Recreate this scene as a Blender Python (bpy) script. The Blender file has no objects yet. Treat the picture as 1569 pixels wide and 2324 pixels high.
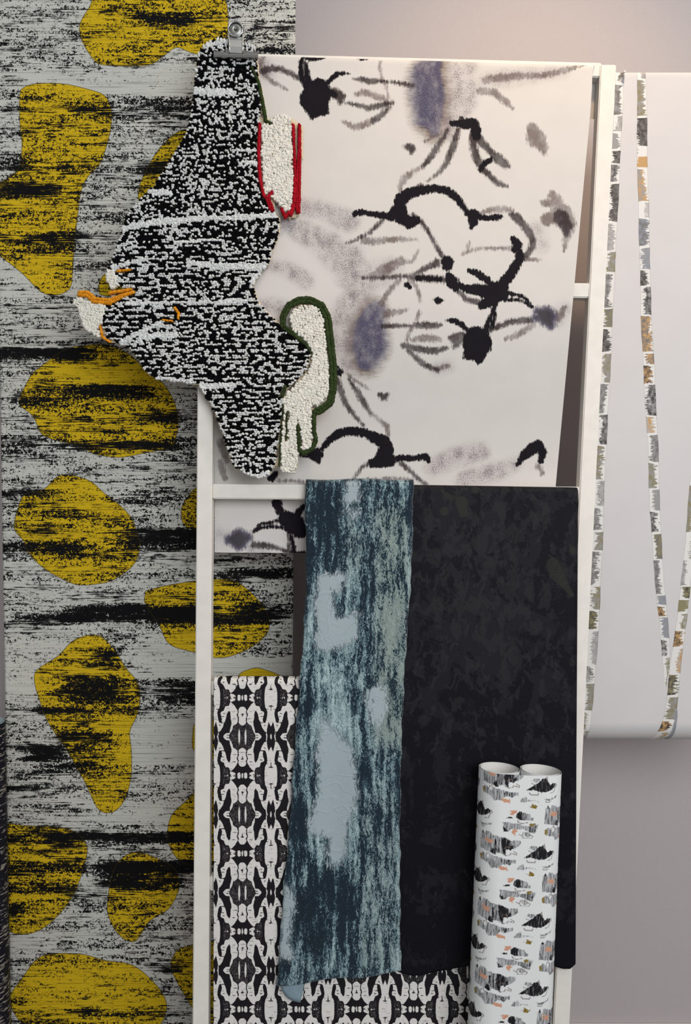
import bpy, bmesh, math, random
import numpy as np
from mathutils import Vector
random.seed(7); rng = np.random.default_rng(7)
SC = bpy.context.scene; COL = SC.collection
# ------------------------------------------------------------------ camera
FPX, W, H = 1746.0, 1569.0, 2324.0
CAM = np.array([0.0, -1.49, 1.45]); PITCH = math.radians(2.4)
cd = bpy.data.cameras.new('camera'); co = bpy.data.objects.new('camera', cd); COL.objects.link(co)
co.location = CAM; co.rotation_euler = (math.radians(90) - PITCH, 0, 0)
cd.sensor_fit = 'VERTICAL'; cd.sensor_height = 24; cd.lens = 24 * FPX / H; cd.clip_start = 0.02
SC.camera = co
# ------------------------------------------------------------------ light
SC.view_settings.view_transform = 'Standard'; SC.view_settings.look = 'None'
SC.view_settings.gamma = 1; SC.view_settings.use_curve_mapping = False
SC.view_settings.exposure = 0.0
wd = bpy.data.worlds.new('world'); SC.world = wd; wd.use_nodes = True
wd.node_tree.nodes['Background'].inputs[0].default_value = (0.97, 0.98, 1.0, 1)
wd.node_tree.nodes['Background'].inputs[1].default_value = 0.37

def lamp(name, kind, loc, aim, power, col, **kw):
    d = bpy.data.lights.new(name, kind); d.energy = power; d.color = col
    for k, v in kw.items(): setattr(d, k, v)
    o = bpy.data.objects.new(name, d); COL.objects.link(o); o.location = loc
    o.rotation_euler = (Vector(aim) - Vector(loc)).to_track_quat('-Z', 'Y').to_euler()
    return o
lamp('window_daylight', 'AREA', (1.5, -3.0, 2.5), (0.0, 0.1, 1.0), 86, (0.95, 0.98, 1.0), shape='RECTANGLE', size=2.6, size_y=2.0)
lamp('ceiling_daylight', 'AREA', (0.6, -1.2, 4.2), (0.1, 0.1, 1.2), 8, (1.0, 0.98, 0.96), shape='RECTANGLE', size=2.2, size_y=1.4)
lamp('ceiling_spot', 'SPOT', (0.55, -0.42, 3.25), (0.42, 0.16, 2.1), 46, (1.0, 0.68, 0.38), spot_size=math.radians(75), spot_blend=1.0, shadow_soft_size=0.06)

# ------------------------------------------------------------------ helpers: projection to real planes
cp, sp = math.cos(PITCH), math.sin(PITCH)
def ray(px, py):
    x = (np.asarray(px, float) - W/2) / FPX; v = (H/2 - np.asarray(py, float)) / FPX
    return x + 0*v, cp + v*sp + 0*x, v*cp - sp + 0*x
A0, B0 = -0.06, 0.074                       # the ladder leans back: y = A0 + B0*z is the front of its rails
def P(px, py, off=0.0):                     # a point on the ladder's leaning plane (offset off)
    dx, dy, dz = ray(px, py)
    t = (A0 + np.asarray(off) + B0*CAM[2] - CAM[1]) / (dy - B0*dz)
    return np.stack([CAM[0]+t*dx, CAM[1]+t*dy, CAM[2]+t*dz], -1)
def PW(px, py, Y):                          # a point on an upright plane
    dx, dy, dz = ray(px, py); t = (np.asarray(Y) - CAM[1]) / dy
    return np.stack([CAM[0]+t*dx, CAM[1]+t*dy, CAM[2]+t*dz], -1)
WALL = 0.42
def interp(tab):
    xs = [a for a, b in tab]; ys = [b for a, b in tab]
    return lambda v: np.interp(v, xs, ys)
# ------------------------------------------------------------------ helpers: objects
def tag(o, label=None, cat=None, group=None, kind=None):
    if label: o['label'] = label
    if cat: o['category'] = cat
    if group: o['group'] = group
    if kind: o['kind'] = kind
    return o
def empty(name, loc=(0, 0, 0)):
    o = bpy.data.objects.new(name, None); o.empty_display_size = 0.05; o.location = loc; COL.objects.link(o); return o
def link(name, me, mat=None, parent=None, smooth=True):
    o = bpy.data.objects.new(name, me); COL.objects.link(o)
    if mat: me.materials.append(mat)
    if parent:
        o.parent = parent; o.matrix_parent_inverse = parent.matrix_basis.inverted()
    if smooth: me.polygons.foreach_set('use_smooth', np.ones(len(me.polygons), bool))
    return o
def mesh_np(name, V, F):
    me = bpy.data.meshes.new(name); V = np.asarray(V, np.float32); F = np.asarray(F, np.int32)
    n = F.shape[1]
    me.vertices.add(len(V)); me.vertices.foreach_set('co', V.ravel())
    me.loops.add(F.size); me.loops.foreach_set('vertex_index', F.ravel())
    me.polygons.add(len(F)); me.polygons.foreach_set('loop_start', np.arange(len(F), dtype=np.int32)*n)
    me.polygons.foreach_set('loop_total', np.full(len(F), n, np.int32))
    me.update(calc_edges=True); return me
def gridfaces(nr, nc):
    i = np.arange(nr*nc).reshape(nr, nc)
    return np.stack([i[:-1, :-1], i[1:, :-1], i[1:, 1:], i[:-1, 1:]], -1).reshape(-1, 4)
def fattr(me, name, arr):
    a = me.attributes.new(name, 'FLOAT', 'POINT'); a.data.foreach_set('value', np.ascontiguousarray(arr, np.float32).ravel())
def vattr(me, name, arr):
    a = me.attributes.new(name, 'FLOAT_VECTOR', 'POINT'); a.data.foreach_set('vector', np.ascontiguousarray(arr, np.float32).ravel())
def cattr(me, name, arr):
    a = me.attributes.new(name, 'FLOAT_COLOR', 'POINT')
    c = np.ones((len(arr), 4), np.float32); c[:, :3] = arr; a.data.foreach_set('color', c.ravel())
def box(bm, p0, p1, up, side, h, w, d):
    pass
def prism(name, a, b, u, v, hu, hv, mat, parent=None, bevel=0.0015):
    """bar from a to b, half sizes hu along u and hv along v"""
    a, b, u, v = [Vector(q) for q in (a, b, u, v)]
    bm = bmesh.new(); vs = []
    for c in (a, b):
        for s, t in ((-1, -1), (1, -1), (1, 1), (-1, 1)): vs.append(bm.verts.new(c + u*hu*s + v*hv*t))
    for f in ((3, 2, 1, 0), (4, 5, 6, 7), (0, 1, 5, 4), (1, 2, 6, 5), (2, 3, 7, 6), (3, 0, 4, 7)): bm.faces.new([vs[i] for i in f])
    bmesh.ops.recalc_face_normals(bm, faces=bm.faces)
    if bevel: bmesh.ops.bevel(bm, geom=bm.edges[:], offset=bevel, segments=2, affect='EDGES')
    me = bpy.data.meshes.new(name); bm.to_mesh(me); bm.free()
    return link(name, me, mat, parent, smooth=False)
def tube(name, pts, r, mat, parent=None, seg=12, closed=False, cap=True):
    pts = [Vector(p) for p in pts]; n = len(pts); V = []; F = []
    up = Vector((0, 0, 1))
    for i, p in enumerate(pts):
        t = (pts[(i+1) % n] - pts[i-1]) if closed else (pts[min(i+1, n-1)] - pts[max(i-1, 0)])
        t.normalize(); ref = up if abs(t.dot(up)) < .95 else Vector((0, 1, 0))
        s = t.cross(ref).normalized(); w = s.cross(t).normalized()
        rr = r[i] if hasattr(r, '__len__') else r
        for k in range(seg):
            a = 2*math.pi*k/seg; V.append(p + s*rr*math.cos(a) + w*rr*math.sin(a))
    m = n if closed else n-1
    for i in range(m):
        for k in range(seg):
            a, b = i*seg+k, i*seg+(k+1) % seg; c, d = ((i+1) % n)*seg+(k+1) % seg, ((i+1) % n)*seg+k
            F.append((a, d, c, b))
    bm = bmesh.new(); vv = [bm.verts.new(q) for q in V]
    for f in F: bm.faces.new([vv[i] for i in f])
    if cap and not closed:
        bm.faces.new([vv[k] for k in range(seg)]); bm.faces.new([vv[(n-1)*seg+k] for k in range(seg-1, -1, -1)])
    bmesh.ops.recalc_face_normals(bm, faces=bm.faces)
    me = bpy.data.meshes.new(name); bm.to_mesh(me); bm.free()
    return link(name, me, mat, parent)
# ------------------------------------------------------------------ helpers: distance fields (in photo pixels ~ mm)
def catmull(pts, k=5):
    p = np.array(pts, float); n = len(p); out = []
    for i in range(n):
        a, b, c, d = p[i-1], p[i], p[(i+1) % n], p[(i+2) % n]
        for j in range(k):
            t = j/k
            out.append(.5*((2*b)+(-a+c)*t+(2*a-5*b+4*c-d)*t*t+(-a+3*b-3*c+d)*t**3))
    return np.array(out)
def sd_poly(X, Y, pts, far=40.0):
    pts = np.asarray(pts, float); out = np.full(X.shape, far)
    lo, hi = pts.min(0)-far, pts.max(0)+far
    m = (X > lo[0]) & (X < hi[0]) & (Y > lo[1]) & (Y < hi[1])
    if not m.any(): return out
    x, y = X[m], Y[m]; d2 = np.full(x.shape, 1e12); ins = np.zeros(x.shape, bool)
    for i in range(len(pts)):
        ax, ay = pts[i-1]; bx, by = pts[i]
        ex, ey = bx-ax, by-ay; L = ex*ex+ey*ey+1e-9
        t = np.clip(((x-ax)*ex+(y-ay)*ey)/L, 0, 1)
        d2 = np.minimum(d2, (x-ax-t*ex)**2+(y-ay-t*ey)**2)
        c = (ay > y) != (by > y)
        with np.errstate(divide='ignore', invalid='ignore'):
            ins ^= c & (x < (bx-ax)*(y-ay)/(by-ay+1e-12)+ax)
    d = np.sqrt(d2); out[m] = np.minimum(np.where(ins, -d, d), far); return out
def sd_stroke(X, Y, pts, far=40.0):
    pts = np.asarray(pts, float); out = np.full(X.shape, far)
    R = pts[:, 2].max()+far; lo, hi = pts[:, :2].min(0)-R, pts[:, :2].max(0)+R
    m = (X > lo[0]) & (X < hi[0]) & (Y > lo[1]) & (Y < hi[1])
    if not m.any(): return out
    x, y = X[m], Y[m]; d = np.full(x.shape, far)
    if len(pts) == 1: pts = np.vstack([pts, pts+[[.01, 0, 0]]])
    for (ax, ay, ar), (bx, by, br) in zip(pts[:-1], pts[1:]):
        ex, ey = bx-ax, by-ay; L = ex*ex+ey*ey+1e-9
        t = np.clip(((x-ax)*ex+(y-ay)*ey)/L, 0, 1)
        d = np.minimum(d, np.hypot(x-ax-t*ex, y-ay-t*ey)-(ar+t*(br-ar)))
    out[m] = d; return out
def union(*ds):
    r = ds[0]
    for d in ds[1:]: r = np.minimum(r, d)
    return r
def sst(a, b, x):
    t = np.clip((x-a)/(b-a), 0, 1); return t*t*(3-2*t)
# ------------------------------------------------------------------ helpers: materials
def lin(c):
    return tuple(((v/255)/12.92 if v/255 <= .04045 else ((v/255+.055)/1.055)**2.4) for v in c) + (1,)
class MB:
    def __init__(s, name, rough=0.85):
        s.m = bpy.data.materials.new(name); s.m.use_nodes = True; s.t = s.m.node_tree
        s.b = s.t.nodes['Principled BSDF']; s.b.inputs['Roughness'].default_value = rough
        s.b.inputs['Specular IOR Level'].default_value = 0.12
    def put(s, sock, v):
        if isinstance(v, bpy.types.NodeSocket): s.t.links.new(v, sock)
        else: sock.default_value = v
    def attr(s, name, out='Fac'):
        n = s.t.nodes.new('ShaderNodeAttribute'); n.attribute_name = name; return n.outputs[out]
    def math(s, op, a, b=0.0, c=None):
        n = s.t.nodes.new('ShaderNodeMath'); n.operation = op; s.put(n.inputs[0], a); s.put(n.inputs[1], b)
        if c is not None: s.put(n.inputs[2], c)
        return n.outputs[0]
    def add(s, a, b): return s.math('ADD', a, b)
    def mul(s, a, b): return s.math('MULTIPLY', a, b)
    def mad(s, a, b, c): return s.math('MULTIPLY_ADD', a, b, c)
    def ss(s, v, lo, hi, a=0.0, b=1.0):
        n = s.t.nodes.new('ShaderNodeMapRange'); n.interpolation_type = 'SMOOTHSTEP'
        s.put(n.inputs[0], v); s.put(n.inputs[1], lo); s.put(n.inputs[2], hi); s.put(n.inputs[3], a); s.put(n.inputs[4], b); return n.outputs[0]
    def mix(s, f, a, b):
        n = s.t.nodes.new('ShaderNodeMix'); n.data_type = 'RGBA'; s.put(n.inputs[0], f); s.put(n.inputs[6], a); s.put(n.inputs[7], b); return n.outputs[2]
    def vmul(s, v, c, o=(0, 0, 0)):
        n = s.t.nodes.new('ShaderNodeVectorMath'); n.operation = 'MULTIPLY_ADD'; s.put(n.inputs[0], v); n.inputs[1].default_value = c; n.inputs[2].default_value = o; return n.outputs[0]
    def noise(s, v, wl=(10, 10), detail=2, rough=.5, dist=0.0, o=(0, 0, 0)):
        """noise over the print coordinate, wavelengths in pixels"""
        n = s.t.nodes.new('ShaderNodeTexNoise'); s.put(n.inputs['Vector'], s.vmul(v, (100/wl[0], 100/wl[1], 1), o))
        n.inputs['Scale'].default_value = 1; n.inputs['Detail'].default_value = detail
        n.inputs['Roughness'].default_value = rough; n.inputs['Distortion'].default_value = dist; return n.outputs[0]
    def obj(s):
        n = s.t.nodes.new('ShaderNodeTexCoord'); return n.outputs['Object']
    def bump(s, h, strength=.3, dist=.001):
        n = s.t.nodes.new('ShaderNodeBump'); n.inputs['Strength'].default_value = strength; n.inputs['Distance'].default_value = dist
        s.put(n.inputs['Height'], h); s.t.links.new(n.outputs[0], s.b.inputs['Normal'])
    def col(s, c): s.put(s.b.inputs['Base Color'], c); return s.m
def plain(name, c, rough=.7, metal=0, nscale=60, var=.06, bump=.1, bd=.001):
    m = MB(name, rough); o = m.obj(); n = m.t.nodes.new('ShaderNodeTexNoise'); m.put(n.inputs['Vector'], o)
    n.inputs['Scale'].default_value = nscale; n.inputs['Detail'].default_value = 4
    a = tuple(v*(1-var) for v in lin(c)[:3])+(1,); b = tuple(min(1, v*(1+var)) for v in lin(c)[:3])+(1,)
    m.b.inputs['Metallic'].default_value = metal
    if bump: m.bump(n.outputs[0], bump, bd)
    return m.col(m.mix(m.ss(n.outputs[0], .3, .7), a, b))

# ------------------------------------------------------------------ draped sheet builder
def sheet(name, Lf, Rf, topf, botf, place, du, dv, mat, parent=None, arc=None, back=0.0, bshift=0.0, cols=None, solid=0):
    """front rows run from topf(u) to botf(u) (photo pixels on the real plane given by place),
    an arc carries it over its rung and a back part hangs down behind."""
    tm, bmx = float(np.mean(topf(np.linspace(0, 1, 9)))), float(np.mean(botf(np.linspace(0, 1, 9))))
    wid = float(Rf(tm)-Lf(tm)); nc = int(max(2, abs(wid)/du))+1; nr = int((bmx-tm)/dv)+1
    u = np.linspace(0, 1, nc) if cols is None else cols; t = np.linspace(0, 1, nr)
    U, T = np.meshgrid(u, t); PY = topf(U)+T*(botf(U)-topf(U)); PX = Lf(PY)+U*(Rf(PY)-Lf(PY))
    V = place(PX, PY); pc = np.stack([PX, PY], -1)
    rows = [V]; pcs = [pc]
    if arc:
        a, b = arc; top = V[0]; ptop = pc[0]; n = 14; th = np.linspace(0, math.pi, n+1)[1:]
        ar = []; pr = []; L = 0; prev = (-a, 0)
        for k, q in enumerate(th):
            cy = -a*np.sign(math.cos(q))*abs(math.cos(q))**.6; cz = b*abs(math.sin(q))**.6
            L += math.hypot(cy-prev[0], cz-prev[1]); prev = (cy, cz)
            w = np.array([bshift*(k+1)/n*.001, a+cy, cz]); ar.append(top+w); pr.append(ptop-[0, L*1150])
        if back > 0:
            m = max(2, int(back/.004))
            for k in range(1, m+1):
                dz = back*k/m; ar.append(top+np.array([bshift*.001, 2*a+dz*B0*-.0, -dz])); pr.append(ptop-[0, (L+dz)*1150])
        rows = [np.array(ar[::-1]), V]; pcs = [np.array(pr[::-1]), pc]
    V = np.concatenate(rows); pc = np.concatenate(pcs); nr2, nc2 = V.shape[:2]
    me = mesh_np(name, V.reshape(-1, 3), gridfaces(nr2, nc2))
    pc = pc.reshape(-1, 2); vattr(me, 'pc', np.concatenate([pc/100, np.zeros((len(pc), 1))], 1))
    o = link(name, me, mat, parent)
    if solid:
        md = o.modifiers.new('thickness', 'SOLIDIFY'); md.thickness = solid; md.offset = -1
    return o, me, pc[:, 0], pc[:, 1]
const = lambda c: (lambda v: np.full(np.shape(v), float(c)) if np.shape(v) else float(c))

# ================================================================== ROOM
m = MB('wall_paint', .9); n = m.t.nodes.new('ShaderNodeTexNoise'); m.put(n.inputs['Vector'], m.obj()); n.inputs['Scale'].default_value = 220; n.inputs['Detail'].default_value = 5
m.bump(n.outputs[0], .25, .0006); WALLM = m.col(m.mix(n.outputs[0], lin((182, 173, 172)), lin((190, 181, 180))))
WHITE = plain('white_paint', (226, 221, 214), .45, nscale=35, var=.03, bump=.35, bd=.0015)
def slab(name, lo, hi, mat, kind='structure', parent=None, bevel=0):
    lo, hi = Vector(lo), Vector(hi); c = (lo+hi)/2
    o = prism(name, (lo.x, c.y, c.z), (hi.x, c.y, c.z), (0, 1, 0), (0, 0, 1), (hi.y-lo.y)/2, (hi.z-lo.z)/2, mat, parent, bevel)
    if kind: o['kind'] = kind
    return o
slab('wall_back', (-3.0, WALL, 0), (3.0, WALL+.1, 3.4), WALLM)
FLOORM = plain('floor_vinyl', (120, 114, 108), .5, nscale=12, var=.08, bump=.05)
slab('floor', (-3.0, -3.0, -.05), (3.0, WALL, 0), FLOORM)
slab('baseboard_back', (-3.0, WALL-.014, 0), (3.0, WALL, .064), WHITE, bevel=.003)

# ================================================================== LADDER
VN = Vector((0, 1, -B0)).normalized()
ladder = empty('display_ladder', (0, -.04, 0))
tag(ladder, 'white painted wooden ladder leaning on the wall, carrying the draped papers and cloths', 'ladder')
def on_floor(px_of, py):
    return P(px_of(py), py)
def rail(cx, wpx, ytop, mat):
    a = Vector(P(cx(ytop), ytop, 0))+VN*.014; y2 = 2700.0
    b = Vector(P(cx(y2), y2, 0))+VN*.014
    b = a+(b-a)*((a.z-.002)/(a.z-b.z))
    hw = wpx/2*(.5*(a.y+b.y)-CAM[1])/FPX
    return prism('rail', b, a, (1, 0, 0), VN, hw, .014, mat, ladder, .002)
LC = interp([(0, 472), (900, 466), (2700, 452)])
RC = lambda py: 1380-(py-180)*(1380-1281)/2020
rail(LC, 35, 128, WHITE); rail(RC, 36.5, 146, WHITE)
def rung(l, r, ly, ry):
    a = Vector(P(l, ly, .015)); b = Vector(P(r, ry, .015))
    return prism('rung', a, b, (0, 0, 1), VN, .0146, .0115, WHITE, ladder, .002)
RUNGS = [(486, 1362, 143, 166), (484, 1340, 655, 663), (484, 1316, 1116, 1122), (482, 1294, 1560, 1564), (478, 1276, 2000, 2000), (474, 1256, 2440, 2436)]
for r in RUNGS: rung(*r)

# ================================================================== YELLOW / BLACK CLOTH
m = MB('brushed_print_cloth', .9); pc = m.attr('pc', 'Vector')
med = m.noise(pc, (150, 6.5), 3, .6, 0)
fin = m.noise(pc, (70, 2.5), 2, .65, .1, (3, 7, 1))
spk = m.noise(pc, (5.6, 4.6), 2, .55, 1.1, (1, 2, 3))
chk = m.noise(pc, (26, 11), 3, .6, .4, (6, 2, 8))
zone = m.noise(pc, (300, 24), 3, .6, .2, (9, 4, 2))
dens = m.noise(pc, (120, 22), 3, .55, .3, (5, 5, 5))
zf = m.ss(zone, .42, .60)
tex = m.add(m.mul(spk, m.mad(zf, -.75, 1.0)), m.mul(fin, m.mul(zf, .75)))
v = m.add(m.mul(m.add(tex, -.5), 1.5), m.mul(m.add(med, -.5), .5)); v = m.add(v, m.mul(m.add(chk, -.5), .62))
v = m.add(v, m.mul(m.add(dens, -.5), .55)); v = m.add(v, m.mul(m.attr('ink'), .30)); v = m.add(v, m.ss(m.attr('blob'), 1, -1, 0, .03))
ink = m.ss(v, .0, .085)
grey = m.ss(m.noise(pc, (190, 3.2), 2, .6, 0, (2, 3, 9)), .5, .72)
base = m.mix(grey, lin((198, 197, 189)), lin((152, 151, 146)))
ylw = m.mix(grey, lin((208, 174, 30)), lin((158, 130, 24)))
c = m.mix(m.ss(m.attr('blob'), .8, -.8), base, ylw)
c = m.mix(m.mul(ink, m.ss(v, .0, .2, .8, 1.0)), c, lin((15, 15, 17)))
edge = m.ss(m.math('ABSOLUTE', m.attr('blob')), 1.4, .3)
c = m.mix(m.mul(edge, .75), c, lin((50, 42, 18)))
m.bump(m.noise(pc, (3, 3), 2), .15, .0005)
YCLOTH = m.col(c)
YB = .19
o, me, X, Y = sheet('patterned_cloth', interp([(-260, -16), (1050, 3), (2324, 24), (2800, 30)]), interp([(-260, 673), (0, 671), (1500, 665), (2800, 660)]),
    const(-255), const(2640), lambda px, py: PW(px, py, YB+.006*np.sin(px/95+.6*np.sin(py/700))), 5, 5, YCLOTH, arc=(.013, .013), back=.05, solid=.0015)
tag(o, 'tall hanging cloth printed in brushed black and grey with yellow blobs, behind the ladder', 'fabric')
BLOBS = [[(215,-40),(208,5),(183,50),(182,78),(195,110),(215,138),(228,146),(260,149),(310,150),(345,145),(370,128),(400,108),(430,118),(455,123),(500,115),(515,85),(518,50),(512,0),(480,-50),(350,-80),(260,-70)],
[(45,215),(55,198),(85,190),(140,190),(190,200),(235,215),(250,240),(254,270),(245,320),(228,370),(205,395),(185,430),(175,500),(168,560),(163,640),(150,662),(120,670),(90,660),(50,620),(0,580),(-40,540),(-40,440),(0,415),(40,385),(50,330),(45,280)],
[(425,295),(395,305),(360,340),(330,390),(315,430),(318,460),(350,470),(400,440),(440,380),(440,320)],
[(245,618),(228,635),(224,650),(228,668),(260,672),(290,660),(300,640),(280,618)],
[(185,785),(145,795),(95,830),(72,850),(55,880),(44,905),(45,920),(75,945),(95,985),(130,1000),(180,1012),(215,1030),(270,1038),(320,1030),(385,1015),(400,990),(405,955),(395,910),(370,870),(330,840),(295,805),(240,782)],
[(130,1082),(160,1078),(205,1092),(235,1118),(270,1145),(300,1178),(312,1215),(318,1240),(305,1280),(270,1308),(240,1322),(185,1328),(150,1318),(100,1290),(65,1255),(55,1230),(35,1205),(33,1185),(45,1140),(60,1120),(100,1110)],
[(449,1105),(425,1130),(412,1155),(415,1185),(430,1200),(460,1198),(500,1170),(490,1110)],
[(330,1350),(335,1340),(400,1325),(480,1315),(530,1318),(565,1340),(600,1380),(612,1415),(600,1445),(560,1475),(500,1493),(440,1480),(385,1462),(362,1420),(330,1370)],
[(540,1535),(570,1518),(595,1518),(640,1540),(600,1580),(540,1580)],
[(200,1442),(230,1445),(260,1475),(285,1515),(310,1545),(318,1580),(312,1620),(295,1660),(298,1700),(298,1760),(285,1810),(265,1838),(240,1845),(220,1832),(200,1790),(185,1760),(150,1700),(110,1640),(90,1590),(78,1545),(85,1520),(130,1490),(165,1455)],
[(446,1640),(438,1665),(437,1690),(445,1705),(500,1720),(500,1640)],
[(455,1790),(420,1820),(390,1850),(380,1890),(385,1920),(405,1950),(445,1965),(500,1950),(520,1850),(500,1790)],
[(12,1868),(60,1874),(140,1878),(175,1892),(195,1915),(197,1940),(180,2000),(155,2050),(110,2098),(70,2118),(30,2118),(12,2100),(-30,2060),(-30,1870)],
[(310,1934),(280,1945),(258,1975),(246,2030),(244,2070),(258,2105),(280,2130),(305,2137),(320,2120),(340,2090),(380,2065),(400,2035),(407,2005),(395,1970),(350,1945)],
[(95,2170),(180,2165),(240,2180),(300,2190),(345,2225),(372,2260),(378,2290),(360,2330),(300,2370),(160,2370),(60,2330),(28,2290),(22,2262),(50,2220)],
[(440,2145),(405,2155),(388,2185),(395,2215),(420,2260),(450,2300),(500,2320),(520,2200),(490,2140)]]
fattr(me, 'blob', union(*[sd_poly(X, Y, catmull(b)) for b in BLOBS]))
INK = [(300,460,1202,1248,1),(-10,190,1233,1255,.8),(170,460,1375,1412,1.2),(60,170,1395,1418,.7),(450,620,1395,1415,1),(560,670,1370,1392,.9),(380,450,1540,1600,.9),(160,260,1535,1600,.8),
(90,320,1607,1618,.9),(130,240,1662,1682,.8),(120,440,1890,1912,1),(0,130,1895,1915,.6),(250,460,1955,1980,1.2),(0,200,1960,1985,.5),(-10,200,790,815,1.1),(330,400,930,960,.6),(170,320,875,905,.9),
(330,430,30,55,.8),(0,60,350,390,.6),(0,120,420,450,.8),(90,180,527,540,.8),(600,670,108,122,1),(150,450,1000,1020,.7),(0,120,1115,1130,.8),(270,400,1110,1140,.5),(500,660,1295,1310,.8),
(100,200,1165,1175,.5),(10,40,2050,2080,.8),(370,400,2190,2210,.6),(20,190,1785,1790,.9),(150,440,1735,1742,.7),(80,110,1690,1725,.8),(60,220,1690,1760,.45),(250,440,225,270,.5),(320,380,370,395,.9),
(50,170,545,575,.5),(180,240,240,260,.5),(240,300,1960,2010,.8),(270,390,1985,2020,.7),(0,160,2005,2030,.5),(220,260,1470,1515,.6),(60,130,880,925,.4),(280,330,1370,1390,.7),(190,215,2285,2310,.7),
(120,330,1255,1268,.5),(560,670,1290,1312,.5),(-20,90,990,1040,.5),(250,450,480,520,.3),(480,670,60,100,.25),
(60,420,160,215,-.35),(250,450,150,210,-.3),(320,450,1440,1540,-.5),(60,440,1255,1370,-.1),(300,450,1640,1740,-.6),(0,90,1470,1590,-.4),(200,440,1820,1870,-.4),(430,660,1490,1540,-.7),(0,100,590,680,-.3),(0,80,2120,2180,-.3),
(80,330,2190,2290,-.35),(100,300,1100,1130,-.4),(120,330,830,870,-.4),(120,220,1410,1530,-.2),(240,330,1600,1800,-.2),(40,160,590,660,-.15),(200,400,50,140,-.1)]
K = np.zeros(X.shape)
for x0, x1, y0, y1, s in INK:
    K += s*np.clip(sst(x0-50, x0+25, X)*(1-sst(x1-25, x1+50, X)), 0, 1)*sst(y0-7, y0+6, Y)*(1-sst(y1-6, y1+7, Y))
fattr(me, 'ink', K)
pz = PW(300, -255, YB)[2]
tube('hanging_pole', [(PW(-60, -255, YB)[0], YB+.013, pz), (PW(760, -255, YB)[0], YB+.013, pz)], .0105, WHITE)
tag(bpy.data.objects['hanging_pole'], 'white pole above the picture from which the yellow blobbed cloth hangs', 'pole')
for xx in (PW(-40, 0, YB)[0], PW(730, 0, YB)[0]):
    tube('bracket', [(xx, YB+.013, pz-.0), (xx, WALL+.0, pz)], .006, WHITE, bpy.data.objects['hanging_pole'])

# ================================================================== INK PAPER
m = MB('ink_wash_paper', .55); pc = m.attr('pc', 'Vector')
bv = m.mul(m.add(m.noise(pc, (4.2, 20), 2, .6), -.5), 17); bi = m.mul(m.add(m.noise(pc, (11, 11), 3, .6, 0, (4, 4, 4)), -.5), 11)
bh = m.mul(m.add(m.noise(pc, (24, 4), 2, .6, 0, (7, 7, 1)), -.5), 16)
fe = m.add(bv, bi)
paper = m.mix(m.noise(pc, (60, 60), 2), lin((204, 199, 195)), lin((212, 207, 203)))
fine = m.noise(pc, (2.6, 2.6), 2, .7, 0, (1, 8, 8)); mott = m.noise(pc, (28, 40), 3, .6, 0, (3, 8, 1))
wash = m.ss(m.add(m.attr('wash'), m.add(m.mul(bh, 1.3), bi)), 20, -16)
wcol = m.mix(m.ss(m.add(m.attr('wash'), m.add(bh, m.mul(m.attr('wbrown'), -12))), -16, -4), lin((72, 69, 92)), lin((104, 82, 62)))
wcol = m.mix(m.mul(m.ss(fine, .42, .66), .28), wcol, lin((166, 160, 166)))
c = m.mix(m.mul(wash, m.ss(mott, .25, .6, .7, 1.0)), paper, wcol)
spk = m.mul(m.ss(m.attr('speck'), 0, .8), m.ss(m.add(fine, m.mul(m.add(mott, -.5), .7)), .46, .62))
c = m.mix(m.mul(spk, .8), c, lin((104, 92, 98)))
c = m.mix(m.mul(m.attr('speck'), .38), c, lin((150, 138, 142)))
lt = m.ss(m.add(m.attr('light'), m.mul(fe, .8)), 2.5, -4)
c = m.mix(m.mul(lt, m.ss(mott, .3, .65, .5, .85)), c, m.mix(mott, lin((90, 80, 94)), lin((106, 88, 70))))
md = m.ss(m.add(m.attr('mid'), m.mul(fe, .6)), 2, -4)
c = m.mix(m.mul(md, m.ss(mott, .3, .65, .78, .97)), c, m.mix(mott, lin((44, 38, 52)), lin((66, 54, 46))))
pu = m.ss(m.add(m.attr('purple'), m.mul(fe, .9)), 3, -8)
c = m.mix(m.mul(pu, .92), c, m.mix(m.ss(m.attr('purple'), -4, -16), lin((74, 70, 92)), lin((30, 27, 40))))
dk = m.ss(m.add(m.attr('dark'), m.mul(fe, .55)), 1.2, -2.2)
m.b.inputs['Specular IOR Level'].default_value = .04
c = m.mix(m.mul(dk, 1.0), c, m.mix(mott, lin((22, 19, 26)), lin((32, 28, 32))))
m.bump(m.noise(pc, (4, 4), 3), .08, .0004)
INKM = m.col(c)
S1 = 1.96125; S7 = 2.7526
def T(o, s, pts): return [(o[0]+x/s, o[1]+y/s, r/s) for x, y, r in pts]
O1, O2, O7 = (560, 100), (560, 560), (430, 1050)
dark, mid, light, purple = [], [], [], []
def st(lst, O, *pts): lst.append(T(O, S7 if O is O7 else S1, pts))
D1 = lambda *p: st(dark, O1, *p); M1 = lambda *p: st(mid, O1, *p); L1 = lambda *p: st(light, O1, *p)
D2 = lambda *p: st(dark, O2, *p); M2 = lambda *p: st(mid, O2, *p); L2 = lambda *p: st(light, O2, *p)
D7 = lambda *p: st(dark, O7, *p); M7 = lambda *p: st(mid, O7, *p)
D1((243,50,9),(238,100,9),(245,150,8),(262,185,12)); D1((262,85,6),(268,130,10),(280,180,14)); D1((352,180,10),(380,155,8),(405,132,9),(430,130,6),(458,133,2))
D1((255,60,8),(290,63,10),(330,60,8)); D1((490,62,4),(505,64,7),(525,62,3))
M1((75,120,14),(110,108,14),(150,112,12),(190,128,11),(225,148,10),(250,160,8)); L1((80,140,10),(110,165,7),(150,185,6),(180,205,2)); L1((65,60,8),(60,110,18),(85,130,16))
M1((365,205,14),(395,220,24),(420,235,20),(415,265,8)); D1((370,210,10),(390,225,12))
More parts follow.
